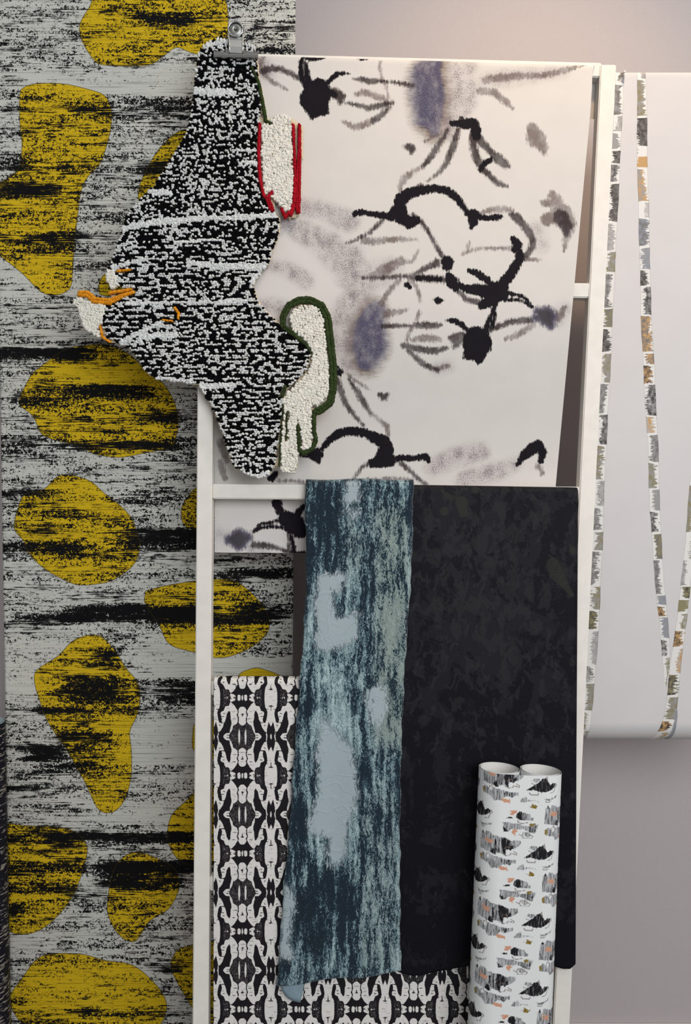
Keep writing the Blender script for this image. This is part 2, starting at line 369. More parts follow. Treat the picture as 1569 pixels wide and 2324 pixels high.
M1((480,155,4),(510,155,10),(540,165,12),(575,165,10),(605,165,5)); M1((610,165,4),(650,170,6),(700,178,9),(740,185,10)); L1((590,75,2),(592,110,3),(605,160,4),(620,190,3),(632,240,3))
L1((490,225,8),(520,215,12),(560,225,12),(600,240,12),(640,262,8)); M1((440,262,4),(490,270,8),(540,285,11),(590,275,12),(650,262,6)); M1((635,280,8),(605,315,12),(565,340,12)); L1((565,340,13),(520,360,13),(480,370,12),(430,345,6))
D1((955,330,7)); D1((915,352,10),(935,352,14),(975,355,22),(1010,350,20),(1020,385,22),(1025,410,18))
M1((1030,420,20),(1060,450,14),(1090,485,14),(1120,510,22),(1150,535,18),(1168,545,6)); M1((1010,410,18),(1010,460,16),(1025,510,18),(1045,550,14),(1085,590,12),(1120,620,12),(1158,632,6)); D1((1040,560,8),(1060,530,10),(1090,515,10))
L1((905,370,3),(870,395,4),(830,415,4),(795,430,4)); M1((895,385,6),(870,425,10),(845,465,14),(815,510,14),(785,545,8)); L1((780,548,5),(740,570,10),(705,595,12),(685,630,10),(682,665,6))
M1((945,375,8),(930,420,14),(915,470,14),(890,530,12),(860,570,8),(805,610,2)); M1((775,630,8),(740,650,10))
D1((660,740,12),(690,690,28),(720,665,22),(780,650,20),(840,642,15),(900,655,15),(940,690,14),(965,725,12),(980,745,8))
D1((640,770,18),(680,740,34),(690,775,28),(730,790,26),(760,785,14),(720,810,12)); D1((480,758,10),(510,748,13),(540,752,8),(560,758,10),(585,760,12),(605,762,12),(640,770,12))
D1((985,755,12),(1010,765,28),(1010,790,20),(1000,815,8)); D1((1040,770,12),(1080,775,9),(1110,772,13),(1130,770,9)); L1((1045,755,8),(1080,742,10),(1130,735,12),(1170,738,8),(1190,742,3))
M1((1175,760,8),(1200,770,20),(1230,800,16),(1255,835,16),(1275,870,14),(1270,910,14),(1240,940,14),(1215,950,18)); D1((1190,870,14),(1205,895,20),(1195,915,14)); D1((1215,925,14),(1215,960,18),(1190,1000,20),(1165,1040,22),(1140,1059,18))
L1((1230,955,8),(1280,960,4),(1310,962,2)); L1((960,935,3),(1010,915,5),(1080,908,5),(1140,910,5),(1180,908,8)); L1((985,905,5),(993,885,4))
M1((740,760,8),(775,790,10),(810,835,8),(840,890,8),(870,945,10)); D1((893,972,28),(895,990,20)); M1((610,780,8),(570,820,8),(530,850,7),(480,875,5),(440,888,2)); L1((515,870,16),(560,880,14),(600,875,12),(660,868,10),(720,870,6),(755,870,3))
M1((850,965,12),(820,985,10),(790,1005,8),(740,1025,6)); L1((690,960,14),(650,985,18),(600,1010,20),(560,1035,14)); L1((690,965,8),(735,972,4),(765,920,2)); D1((990,1010,6),(1030,1025,11),(1070,1050,14))
M1((705,455,9),(735,465,17),(735,485,7)); L1((1270,375,22),(1290,420,40),(1320,460,20),(1325,495,4)); L1((1360,670,16),(1385,700,24),(1320,710,12)); M1((1400,770,34),(1425,810,26),(1425,850,10)); L1((1400,760,50),(1430,800,36),(1425,860,16),(1415,920,3)); L1((1340,780,28))
L1((1060,160,14),(1160,145,16),(1240,140,13),(1330,140,10),(1420,115,12),(1500,85,3)); L1((1040,210,14),(1100,215,14),(1150,255,12),(1185,288,3))
D2((915,155,28),(900,130,14),(930,185,14)); D2((945,170,12),(985,190,16),(1020,190,24),(1050,195,26)); M2((945,200,10),(980,235,12),(1030,245,12)); D2((1050,200,26),(1100,195,34),(1130,190,34),(1080,240,28),(1045,265,14)); D2((1150,215,18),(1100,225,32))
D2((1150,160,18),(1175,120,22),(1200,90,16),(1215,65,14)); D2((990,103,5),(1030,115,10),(1065,145,12),(1085,165,14)); D2((1160,205,9),(1200,215,5),(1240,225,5),(1262,255,5)); D2((1150,238,5),(1200,235,5),(1245,250,5),(1268,268,6))
st(purple, O2, (1300,290,24),(1335,310,46),(1355,350,22)); st(purple, O2, (1290,315,20),(1340,310,20)); M2((1265,325,12),(1220,330,14),(1170,335,12),(1120,355,12),(1090,370,10)); L2((1275,350,12),(1235,375,12),(1190,398,10),(1150,412,4)); L2((1390,310,22),(1415,270,6))
D2((1110,250,10),(1095,290,7),(1080,330,9),(1065,375,14)); D2((1100,280,7),(1102,320,7),(1098,355,7)); D2((893,328,5),(925,330,10),(955,345,10),(975,365,10)); M2((905,405,10),(930,410,24),(960,400,22),(925,445,10))
D2((715,172,12),(728,180,6)); D2((835,238,3),(852,238,14),(872,238,3)); M2((605,355,10),(660,352,9),(720,352,6),(745,355,4)); M2((755,350,12),(790,350,15),(830,352,15),(865,348,6)); L2((768,290,5),(755,335,5),(725,375,5),(710,415,3))
L2((740,415,8),(790,405,14),(840,410,14),(860,415,8)); M2((700,440,12),(740,450,14),(790,460,14),(840,465,14),(890,450,6)); M2((720,460,8),(760,500,11),(800,530,11),(850,548,9)); L2((850,548,12),(895,530,6)); L2((730,150,12),(755,175,8),(770,215,5),(772,245,3)); L2((680,150,8),(645,185,10),(620,220,10),(600,255,10))
M2((520,140,6),(600,138,7),(700,130,9),(780,140,15),(860,145,14),(900,150,14)); D2((760,138,8),(860,145,9)); M2((740,125,8),(800,95,12),(850,75,14)); L2((690,70,8),(650,85,18),(600,115,22),(560,135,18)); L2((620,300,18),(670,290,10),(715,280,4))
D2((400,535,6)); D2((415,557,15),(395,560,8)); M2((405,590,10),(420,640,13),(440,700,11),(470,740,9),(520,795,4)); M2((455,590,7),(490,640,11),(520,690,13),(545,735,8)); L2((555,745,6),(590,770,8),(625,800,10),(630,850,6)); L2((440,560,3),(490,600,4),(540,632,4))
M2((595,660,10),(610,672,15),(625,658,8)); D2((335,900,10),(370,860,13),(410,830,17),(470,820,17),(530,830,17),(570,850,22),(610,870,28),(630,910,24)); D2((560,965,18),(590,955,26),(640,950,26),(600,925,24)); D2((670,945,12),(695,940,12),(722,942,13),(745,942,8),(765,938,12),(795,935,15),(812,955,7))
D2((310,925,28),(290,925,18),(320,955,10)); D2((290,928,10),(245,928,7)); M2((690,965,12),(730,1000,8),(770,1040,7),(800,1058,6)); M2((545,960,8),(510,985,7),(480,1030,5)); D2((1205,970,7),(1235,930,18),(1270,900,26),(1300,885,22),(1320,915,16),(1310,955,10)); L2((1300,980,12),(1315,1010,8))
D2((110,1030,14),(130,1010,10)); L2((140,1040,4),(250,1045,3)); L2((540,1035,3),(640,1032,6),(740,1035,4)); light.append([(505,1005,11),(515,1045,7)]); light.append([(500,1050,6),(510,1085,5)])
D7((545,250,28),(560,290,24),(580,320,22)); D7((600,350,46),(650,380,66),(690,420,50)); D7((720,270,12),(690,300,18),(660,340,20)); D7((550,365,8),(480,378,7),(440,385,8),(412,415,7)); D7((600,405,8),(520,400,7),(440,405,8),(400,430,8))
st(purple, O7, (300,480,72),(255,480,36),(360,470,35)); M7((400,515,18),(450,515,20),(510,520,16),(560,540,12),(640,560,12)); M7((625,440,10),(625,500,10),(615,555,8)); D7((635,450,8),(650,520,12),(655,575,14)); D7((640,565,10),(720,565,12))
DP = [[(262,172),(290,165),(318,152),(352,165),(368,190),(370,240),(362,280),(366,310),(345,318),(320,318),(290,338),(275,312),(250,285),(238,255),(240,225),(255,210)]]
DP2 = [[(980,370),(1010,355),(1045,360),(1075,375),(1090,430),(1085,460),(1065,480),(1055,505),(1035,525),(1015,505),(965,498),(970,460),(960,440)]]
inkoff = lambda py: -.0045+.041*sst(680, 1075, np.asarray(py, float))
inkR = interp([(130, 1346), (200, 1344), (260, 1340), (660, 1303), (1100, 1262), (1260, 1258)]); inkL = interp([(140, 505), (950, 487), (1260, 487)])
o, me, X, Y = sheet('ink_wash_wallpaper', inkL, inkR, lambda u: 141+24*u, lambda u: 1254+4*u,
    lambda px, py: P(px, py, inkoff(py)+.0012*np.sin(px/150+py/260)), 3, 3, INKM, arc=(.0155, .0185), back=.078, bshift=18)
tag(o, 'white wallpaper with loose black ink faces and lips, draped over the top rung', 'wallpaper')
fattr(me, 'dark', -1.7+union(*[sd_stroke(X, Y, s, 30) for s in dark], *[sd_poly(X, Y, [(560+a/S1, 100+b/S1) for a, b in p], 30) for p in DP], *[sd_poly(X, Y, [(560+a/S1, 560+b/S1) for a, b in p], 30) for p in DP2]))
fattr(me, 'mid', -1.6+union(*[sd_stroke(X, Y, s, 30) for s in mid])); fattr(me, 'light', -1.6+union(*[sd_stroke(X, Y, s, 30) for s in light])); fattr(me, 'purple', -3+union(*[sd_stroke(X, Y, s, 30) for s in purple]))
w1 = sd_stroke(X, Y, T(O1, S1, [(820,60,64),(808,150,82),(815,230,92),(815,320,78),(840,390,44)]), 60)
w2 = sd_stroke(X, Y, T(O2, S1, [(560,290,60),(540,360,82),(540,440,92),(530,505,66)]), 60)
fattr(me, 'wash', union(w1, w2)); fattr(me, 'wbrown', np.where(Y < 400, 1-sst(935, 965, X), sst(835, 865, X)))
sk = np.zeros(X.shape)
for O, s, k in ((O1, [(230,720,20),(330,740,22),(450,790,34)], .9), (O1, [(170,800,20),(260,840,36),(380,900,44),(430,960,55),(460,1020,55)], .8), (O1, [(110,990,8),(200,1010,16),(260,1050,20)], .9), (O1, [(960,100,50),(960,250,50),(890,380,30)], .7),
    (O1, [(1060,165,22),(1160,150,26),(1260,140,20),(1400,120,12)], .6), (O1, [(1290,830,24),(1310,900,20)], .5), (O2, [(460,30,40),(470,100,55),(500,200,36),(430,300,44),(430,420,44),(440,520,24)], .75), (O2, [(330,0,30),(400,60,40)], .6), (O2, [(70,260,12),(130,268,18),(190,275,8)], .9),
    (O2, [(830,980,22),(930,940,30),(1040,915,28)], .8), (O2, [(970,1040,24),(1070,1010,28),(1150,990,20),(1200,965,8)], .8), (O2, [(560,130,60),(640,100,40)], .5), (O1, [(60,80,20),(90,130,26)], .6), (O7, [(200,450,24),(230,470,30)], .5), (O7, [(400,545,20),(480,560,10)], .6), (O2, [(1380,310,30),(1410,280,20)], .6), (O2, [(850,545,10),(900,535,8)], .7)):
    sk = np.maximum(sk, k*(1-sst(-14, 24, sd_stroke(X, Y, T(O, S7 if O is O7 else S1, s), 40))))
fattr(me, 'speck', sk)

# ================================================================== BIRCH PAPER
m = MB('birch_paper', .5); pc = m.attr('pc', 'Vector'); bu = m.attr('bu'); 
inside = m.ss(m.attr('bsd'), .7, -.5)
teeth = m.noise(pc, (14, 3.6), 2, .6, .3); big = m.noise(pc, (26, 30), 2, .5, .2, (3, 3, 3))
wv = m.add(m.add(m.mul(teeth, .75), m.mul(big, .55)), m.mul(m.math('ABSOLUTE', m.add(bu, m.attr('bsh'))), -.26))
whitef = m.ss(m.add(wv, m.attr('bw')), .5, .56)
c0 = m.mix(m.ss(m.noise(pc, (8, 12), 3, .6, 0, (5, 1, 1)), .35, .65), m.attr('bcol', 'Color'), m.attr('bcol2', 'Color'))
c1 = m.mix(whitef, c0, lin((222, 219, 216)))
c1 = m.mix(m.mul(m.ss(m.math('ABSOLUTE', bu), .84, .97), .35), c1, lin((96, 90, 86)))
paper = m.mix(m.noise(pc, (80, 80), 2), lin((203, 199, 199)), lin((210, 206, 206)))
m.bump(m.noise(pc, (5, 5), 3), .06, .0004)
BIRCHM = m.col(m.mix(inside, paper, c1))
TR = [([(160,1398,1418),(285,1392,1412),(460,1382,1404),(620,1373,1396),(880,1361,1384),(1100,1350,1373),(1230,1344,1369),(1380,1336,1362),(1500,1331,1355),(1690,1320,1337),(1760,1316,1330)], 1),
 ([(60,1447,1466),(165,1447,1466),(300,1446,1470),(400,1447,1471),(500,1450,1475),(620,1453,1476),(720,1455,1480),(870,1462,1488),(1000,1470,1494),(1050,1472,1496),(1150,1475,1499),(1250,1482,1503),(1350,1490,1511),(1450,1500,1520),(1510,1506,1522),(1560,1510,1513)], 2),
 ([(60,1690,1715),(700,1610,1640),(1100,1566,1593),(1210,1557,1581),(1300,1549,1572),(1400,1537,1560),(1500,1523,1548),(1600,1512,1538),(1650,1500,1530),(1700,1486,1508),(1760,1470,1490)], 3),
 ([(1600,1534,1536),(1625,1530,1538),(1700,1514,1532),(1760,1500,1520)], 4)]
birchL = interp([(100, 1378), (700, 1350), (1100, 1330), (1700, 1308), (1800, 1306)])
YBI = .13
rod_z = PW(1400, 178, YBI)[2]
me_rows = 2.2
nc = int((1790-1308)/2.4); usq = np.linspace(0, 1, nc)
bend0 = 1640.0
def place_birch(px, py):
    q = np.clip(py-bend0, 0, None)*.9/1000; r = .05; ang = q/r
    base = PW(px, np.minimum(py, bend0), YBI+.004*np.sin(px/170))
    base[..., 1] += r*(1-np.cos(ang)); base[..., 2] -= r*np.sin(ang); return base
o, me, X, Y = sheet('birch_wallpaper', birchL, const(1790), const(176), const(1790), place_birch, 2.4, 2.2, BIRCHM, arc=(.013, .0135), back=.06, cols=usq)
tag(o, 'white wallpaper printed with slender birch trunks, hanging at the right behind the ladder', 'wallpaper')
bsd = np.full(X.shape, 40.); bu_ = np.zeros(X.shape); bc1 = np.tile(np.array(lin((120, 118, 116))[:3]), (len(X), 1)); bc2 = bc1.copy(); bwv = np.zeros(X.shape); bsh = np.zeros(X.shape)
GREY, MIDG, DKG, OLV, ORG, BLU, LTG = [np.array(lin(c)[:3]) for c in ((150,148,148),(116,112,110),(70,66,64),(138,130,100),(190,152,104),(138,142,152),(178,174,172))]
BL = {1: [(0,LTG,MIDG,.1),(190,MIDG,GREY,.02),(262,LTG,GREY,.08),(300,GREY,GREY,-.04),(340,DKG,MIDG,.0),(372,GREY,DKG,.02),(415,MIDG,DKG,-.03),(505,GREY,LTG,.03),(570,OLV,GREY,.0),(620,GREY,MIDG,.05),(700,OLV,MIDG,-.02),(745,MIDG,DKG,0),(800,GREY,OLV,.03),(870,MIDG,GREY,.06),(940,GREY,DKG,0),(1010,OLV,GREY,.03),(1090,GREY,LTG,.07),(1150,MIDG,GREY,.05),(1205,OLV,GREY,.04),(1250,GREY,MIDG,.1),(1330,GREY,OLV,.05),(1385,DKG,OLV,0),(1430,GREY,LTG,.12),(1510,MIDG,LTG,.08),(1550,OLV,GREY,0),(1615,LTG,OLV,.12),(1660,OLV,LTG,.1)],
 2: [(0,LTG,GREY,.12),(180,OLV,GREY,.0),(265,MIDG,DKG,-.12),(333,LTG,LTG,.3),(354,ORG,ORG,-.12),(382,ORG,GREY,.02),(458,LTG,LTG,.25),(495,BLU,MIDG,-.05),(560,BLU,GREY,.0),(612,DKG,MIDG,.02),(650,GREY,DKG,.03),(716,MIDG,ORG,-.04),(800,ORG,MIDG,.05),(828,DKG,ORG,.04),(872,DKG,GREY,-.03),(945,ORG,LTG,.08),(985,GREY,MIDG,.0),(1050,GREY,OLV,.04),(1110,GREY,GREY,.06),(1160,DKG,GREY,.05),(1210,MIDG,OLV,.03),(1270,MIDG,GREY,.06),(1350,GREY,BLU,.0),(1375,ORG,DKG,.0),(1400,BLU,GREY,.0),(1450,DKG,LTG,.02),(1490,OLV,LTG,.15)],
 3: [(0,LTG,GREY,.1),(1100,OLV,GREY,.1),(1210,OLV,LTG,.2),(1270,LTG,GREY,.2),(1330,OLV,DKG,.05),(1360,OLV,OLV,-.05),(1390,OLV,LTG,.1),(1430,ORG,DKG,-.02),(1470,LTG,ORG,.2),(1530,OLV,DKG,.02),(1580,OLV,GREY,.0),(1635,ORG,DKG,.0),(1665,LTG,ORG,.15)],
 4: [(0,GREY,BLU,0)]}
for tab, k in TR:
    ys = [a for a, _, _ in tab]; l = np.interp(Y, ys, [b for _, b, _ in tab]); r = np.interp(Y, ys, [c for _, _, c in tab])
    cx, hw = (l+r)/2, (r-l)/2; wob = .35*np.sin(Y/9.+k)+.5*np.sin(Y/31.)
    d = np.abs(X-cx-wob)-hw; d = np.where((Y < ys[0]) | (Y > ys[-1]), 40, d); s = d < bsd
    s &= d < 6
    b = BL[k]; idx = np.searchsorted([q[0] for q in b], Y, side='right')-1
    bsd[s] = d[s]; bu_[s] = ((X-cx-wob)/np.maximum(hw, 1))[s]
    cc1 = np.array([q[1] for q in b]); cc2 = np.array([q[2] for q in b]); ww = np.array([q[3] for q in b])
    bc1[s] = cc1[idx][s]; bc2[s] = cc2[idx][s]; bwv[s] = ww[idx][s]; sh = np.array([(-1)**i*.95 for i in range(len(b))]); bsh[s] = sh[idx][s]
    gap = np.min([np.abs(Y-q[0]) for q in b], axis=0); bwv = np.where(s & (gap < 1.6), .6, bwv)
fattr(me, 'bsd', bsd); fattr(me, 'bu', bu_); fattr(me, 'bw', bwv); fattr(me, 'bsh', bsh); cattr(me, 'bcol', bc1); cattr(me, 'bcol2', bc2)
rod = tube('hanging_rod', [(PW(1385, 178, YBI)[0]+.002, YBI+.0135, rod_z), (1.35, YBI+.0135, rod_z)], .0095, WHITE)
tag(rod, 'white rod inside the top fold of the birch wallpaper', 'rod')
for xx in (.72, 1.25): tube('bracket', [(xx, YBI+.0235, rod_z), (xx, WALL, rod_z)], .005, WHITE, rod)

# ================================================================== KALEIDOSCOPE PAPER
m = MB('mirror_print_paper', .6); pc = m.attr('pc', 'Vector')
k = m.add(m.attr('k'), m.mul(m.add(m.noise(pc, (5, 5), 2), -.5), 1.6))
bl = m.ss(k, .45, -.45)
sq = m.noise(pc, (5, 6), 1, .5, 1.6); lines = m.mul(m.ss(m.math('ABSOLUTE', m.add(sq, -.5)), .03, .005), m.mul(m.attr('sq'), .75))
blackc = m.mix(m.mul(lines, .6), lin((28, 26, 30)), lin((180, 176, 174)))
dash = m.mul(m.ss(m.noise(pc, (16, 3.4), 1, .5, .3, (2, 9, 1)), .62, .68), m.ss(m.attr('k'), .8, 2))
whitec = m.mix(m.mul(dash, .5), lin((219, 216, 212)), lin((110, 106, 106)))
KALM = m.col(m.mix(bl, whitec, blackc))
o, me, X, Y = sheet('mirrored_print_wallpaper', interp([(1500, 486), (2900, 484)]), interp([(1500, 1180), (2900, 1165)]), const(1561), const(2600),
    lambda px, py: P(px, py, -.003), 2.1, 2.1, KALM, arc=(.0145, .0185), back=.08)
tag(o, 'black and white wallpaper with a mirrored, bone-like repeat, hanging from the fourth rung', 'wallpaper')
s5 = 6.8217
def kal(X, Y):
    hx, hy = 442/s5, 88.4
    tx = (X-(470+548/s5))/hx; tx = np.abs((tx+1) % 2-1); ty = (Y-(1530+365/s5))/hy; ty = np.abs((ty+1) % 2-1)
    x = 548+tx*442; y = 365+ty*600; sx = np.full(X.shape, 1e9)
    f = 200
    P1 = [(540,355),(655,355),(650,395),(665,410),(700,425),(735,432),(700,450),(665,490),(640,530),(622,560),(608,545),(590,515),(570,503),(540,500)]
    P2 = [(745,355),(745,440),(760,480),(790,490),(805,475),(830,520),(840,560),(880,575),(895,600),(880,660),(870,700),(880,745),(900,745),(915,700),(925,640),(930,590),(915,550),(895,510),(885,430),(885,355)]
    P3 = [(752,568),(740,600),(735,690),(722,740),(730,800),(745,850),(750,903),(800,905),(830,930),(855,965),(855,975),(915,975),(905,900),(890,890),(850,830),(825,760),(800,700),(785,620)]
    P4 = [(540,800),(560,795),(590,775),(615,740),(640,770),(690,800),(700,850),(725,900),(745,935),(750,965),(750,975),(540,975)]
    P5 = [(958,735),(975,790),(990,825),(998,825),(998,975),(945,975),(930,910),(930,860),(945,790)]
    d1, d2, d3, d4, d5 = [sd_poly(x, y, p, f) for p in (P1, P2, P3, P4, P5)]
    ln = union(sd_stroke(x, y, [(618,550,4),(610,590,5),(628,630,6),(612,670,5),(610,710,5),(615,745,5)], f), sd_stroke(x, y, [(830,748,3),(880,748,3)], f), sd_stroke(x, y, [(870,893,3.5),(910,893,3.5)], f),
        sd_stroke(x, y, [(990,490,5),(990,572,2)], f), sd_stroke(x, y, [(955,498,2),(975,490,3),(990,488,4)], f), sd_stroke(x, y, [(548,620,5),(548,662,3)], f), sd_stroke(x, y, [(528,622,3),(548,614,4)], f), sd_stroke(x, y, [(548,614,4),(568,622,3)], f),
        sd_stroke(x, y, [(720,772,3),(742,772,3)], f), sd_stroke(x, y, [(760,945,3),(790,948,3)], f), sd_stroke(x, y, [(660,575,2),(700,578,2)], f), sd_stroke(x, y, [(640,690,2),(690,688,2)], f), sd_stroke(x, y, [(950,540,2),(930,545,2)], f), sd_stroke(x, y, [(818,612,2),(850,604,3)], f),
        sd_stroke(x, y, [(830,650,2),(860,656,3)], f), sd_stroke(x, y, [(885,800,2),(905,780,3)], f), sd_stroke(x, y, [(738,360,3),(720,385,2)], f), sd_stroke(x, y, [(690,360,3),(660,380,2)], f))
    b = union(d1-2, d2-7, d3-6, d4-2, d5-3, ln-4)
    def ell(cx, cy, rx, ry): return (np.hypot((x-cx)/rx, (y-cy)/ry)-1)*min(rx, ry)
    w = union(ell(548, 365, 12, 45), ell(600, 355, 25, 30), ell(600, 385, 24, 28), ell(597, 965, 15, 122), ell(990, 965, 12, 46), sd_poly(x, y, [(764,365),(790,345),(790,385)], f), sd_poly(x, y, [(832,365),(808,353),(808,377)], f))
    b = np.maximum(b, -w)
    return b/s5, (1-sst(-1, 1, (union(np.where(d4 < -8, d4, 9), np.where((d2 < -8) & (x < 850) & (y < 500), d2, 9)))/s5+1))
kk, sq = kal(X, Y); fattr(me, 'k', kk); fattr(me, 'sq', sq)

# ================================================================== BLUE VELVET
m = MB('crushed_velvet', .6); pc = m.attr('pc', 'Vector')
v1 = m.noise(pc, (7, 19), 3, .6, 1.6); v2 = m.noise(pc, (4, 8), 2, .55, 2.0, (4, 4, 4)); v3 = m.noise(pc, (16, 150), 3, .6, .2, (8, 1, 1)); v4 = m.noise(pc, (3, 6), 2, .6, 1, (1, 1, 9)); v5 = m.noise(pc, (60, 90), 2, .5, .5, (3, 1, 7))
v = m.add(m.mul(m.add(v1, -.5), .8), m.mul(m.add(v2, -.5), .9)); v = m.add(v, m.mul(m.add(v3, -.5), 1.35)); v = m.add(v, m.mul(m.add(v5, -.5), .5)); v = m.add(v, m.mul(m.attr('dk'), -.15)); v = m.add(v, .475)
c = m.mix(m.ss(v, .40, .50), lin((27, 42, 54)), lin((76, 102, 116)))
c = m.mix(m.ss(v, .50, .60), c, lin((136, 160, 164)))
c = m.mix(m.ss(v, .66, .80), c, lin((176, 196, 200)))
olive = m.noise(pc, (70, 200), 2, .5, 0, (2, 2, 5))
c = m.mix(m.mul(m.attr('olv'), m.ss(v, .42, .6)), c, lin((140, 152, 144)))
bare = m.ss(m.add(m.attr('bare'), m.add(m.mul(m.add(v1, -.5), 60), m.mul(m.add(v5, -.5), 50))), 9, -3)
c = m.mix(bare, c, m.mix(v4, lin((150, 165, 170)), lin((164, 176, 181))))
m.b.inputs['Sheen Weight'].default_value = .25; m.b.inputs['Sheen Roughness'].default_value = .4
crease = m.noise(pc, (70, 46), 1, .5, 1.2, (6, 6, 6))
m.bump(m.add(m.mul(v, m.math('SUBTRACT', 1.0, m.mul(bare, .9))), m.mul(m.ss(m.math('ABSOLUTE', m.add(crease, -.5)), .05, 0), .12)), .8, .0035)
VELM = m.col(c)
velL = interp([(1090, 692), (1300, 695), (1420, 690), (1550, 680), (1750, 665), (1900, 655), (2000, 645), (2240, 628)])
velR = interp([(1090, 938), (1180, 938), (1300, 934), (1500, 920), (1700, 911), (1900, 908), (2100, 909), (2240, 911)])
def place_vel(px, py):
    w = .0016*np.sin(px/17+np.sin(py/130))*np.clip((py-1110)/500, 0.15, 1)+.0008*np.sin(py/37+px/25)
    edge = np.minimum(px-velL(py), velR(py)-px); return P(px+1.2*np.sin(py/19)+.8*np.sin(py/7.3), py, -.0165+w+.003*np.exp(-np.clip(edge, 0, None)/4))
velvet, me, X, Y = sheet('velvet_cloth', velL, velR, lambda u: 1112+1.5*np.sin(u*9), lambda u: 2238-32*u+3*np.sin(u*11), place_vel, 3, 3, VELM, arc=(.0235, .0215), back=.2, solid=.0025)
tag(velvet, 'narrow length of crushed blue velvet with bare patches, hanging over the middle rung', 'fabric')
s8 = 5.23; q8 = lambda pts: [(660+a/s8, 1080+b/s8) for a, b in pts]; s9 = 3.725; q9 = lambda pts: [(600+a/s9, 1700+b/s9) for a, b in pts]
fattr(me, 'bare', union(sd_poly(X, Y, q8([(350,1190),(400,1150),(450,1160),(470,1210),(560,1180),(640,1160),(640,1260),(600,1300),(560,1400),(470,1350),(480,1560),(540,1620),(560,1660),(700,1640),(760,1560),(820,1640),(830,1760),(790,1900),(700,1960),(560,2000),(330,2060),(310,1900),(320,1680),(300,1560),(300,1300)])),
    sd_poly(X, Y, q8([(682,100),(790,100),(795,300),(690,300)])), sd_poly(X, Y, q8([(700,395),(820,390),(800,560),(720,620)]))+2,
    sd_poly(X, Y, q9([(460,-240),(560,-260),(640,-120),(750,0),(755,400),(735,600),(710,880),(640,960),(560,960),(520,880),(540,760),(480,720),(410,700),(420,500),(450,380),(470,200),(440,0)])),
    sd_poly(X, Y, [(840,1570),(875,1560),(882,1620),(860,1665),(838,1640)])+2, sd_poly(X, Y, q9([(165,1170),(240,1170),(230,1500),(215,1750),(110,1750),(140,1500)]))+1))
g = lambda x0, x1, y0, y1, s=20: sst(x0-s, x0+s, X)*(1-sst(x1-s, x1+s, X))*sst(y0-s*2, y0+s*2, Y)*(1-sst(y1-s*2, y1+s*2, Y))
fattr(me, 'dk', .7*g(690, 780, 1080, 1300)+.5*g(820, 860, 1240, 1460, 12)+1.0*g(650, 800, 1980, 2150)+.5*g(640, 700, 1800, 2000)+.4*g(700, 820, 1080, 1300)+.5*g(920, 950, 1080, 1300, 8)+.6*g(660, 690, 1700, 1900, 10)-.5*g(860, 920, 1150, 1700)-.4*g(840, 910, 1900, 2250)-.3*g(690, 720, 1400, 1700)-.9*g(725, 800, 1450, 1700)+.4*g(800, 830, 1700, 1950, 10))
fattr(me, 'olv', np.clip(g(850, 930, 1150, 1700)+.4*g(820, 900, 1800, 2200)+.5*g(780, 830, 1200, 1300), 0, 1)*.8)
fl = [(637, 2228), (664, 2226), (692, 2222), (688, 2250), (682, 2276), (668, 2273), (654, 2266), (640, 2248)]
VB = MB('velvet_back', .7); nn = VB.t.nodes.new('ShaderNodeTexNoise'); VB.put(nn.inputs['Vector'], VB.obj()); nn.inputs['Scale'].default_value = 90; VB.bump(nn.outputs[0], .3, .001); VB.col(VB.mix(nn.outputs[0], lin((118, 138, 150)), lin((136, 156, 166))))
bm = bmesh.new(); c0 = bm.verts.new(P(664, 2246, -.014)); vs = [bm.verts.new(P(a, b, -.0125)) for a, b in fl]
for i in range(len(vs)): bm.faces.new([c0, vs[i], vs[(i+1) % len(vs)]])
bmesh.ops.subdivide_edges(bm, edges=bm.edges[:], cuts=2, use_grid_fill=True); bmesh.ops.recalc_face_normals(bm, faces=bm.faces)
me = bpy.data.meshes.new('folded_corner'); bm.to_mesh(me); bm.free(); fc = link('folded_corner', me, VB.m, velvet); tag(fc, 'pale reverse of the velvet at its lower left corner')
md = fc.modifiers.new('thickness', 'SOLIDIFY'); md.thickness = .0012

# ================================================================== BLACK CLOTH
m = MB('black_cloth', .62); pc = m.attr('pc', 'Vector')
p1 = m.noise(pc, (70, 90), 4, .6, .8); p2 = m.noise(pc, (10, 16), 4, .6, 1.2, (3, 3, 3)); p3 = m.noise(pc, (24, 40), 3, .6, .6, (1, 6, 3))
f = m.ss(m.add(m.add(p1, m.mul(m.add(p2, -.5), .35)), m.attr('pt')), .50, .60)
f2 = m.ss(m.add(p3, m.mul(m.attr('pt'), 1.2)), .60, .64)
c = m.mix(m.mul(f, .65), lin((14, 13, 20)), lin((32, 31, 36))); c = m.mix(m.mul(f2, .4), c, lin((46, 45, 46)))
c = m.mix(m.mul(m.ss(m.attr('olv2'), 1, -1), .7), c, lin((44, 44, 41)))
m.bump(m.add(f, m.mul(p2, .6)), .4, .001)
BLKM = m.col(c)
blkL = interp([(1090, 928), (1300, 922), (1500, 906), (1800, 896), (2220, 906)]); blkR = interp([(1100, 1313), (1400, 1311), (1700, 1309), (2200, 1307)])
o, me, X, Y = sheet('black_cloth', blkL, blkR, lambda u: 1123+6*u, lambda u: np.interp(u, [0, .06, .13, .2, .26, .4, .6, .85, .93, .97, 1], [2206, 2214, 2214, 2206, 2202, 2192, 2186, 2190, 2199, 2199, 2188]),
    lambda px, py: P(px, py, -.0095+.0012*np.sin(px/60+py/200)*np.clip((py-1120)/200, 0, 1)+.004*np.exp(-(blkR(py)-px)/5)), 4, 4, BLKM, arc=(.0185, .0200), back=.2, solid=.0022)
tag(o, 'wide matte black cloth with faint tonal floral relief, hanging over the middle rung', 'fabric')
fattr(me, 'pt', .10*np.exp(-((X-1110)/170)**2-((Y-1330)/260)**2)-.06*sst(1600, 1900, Y)+.02)
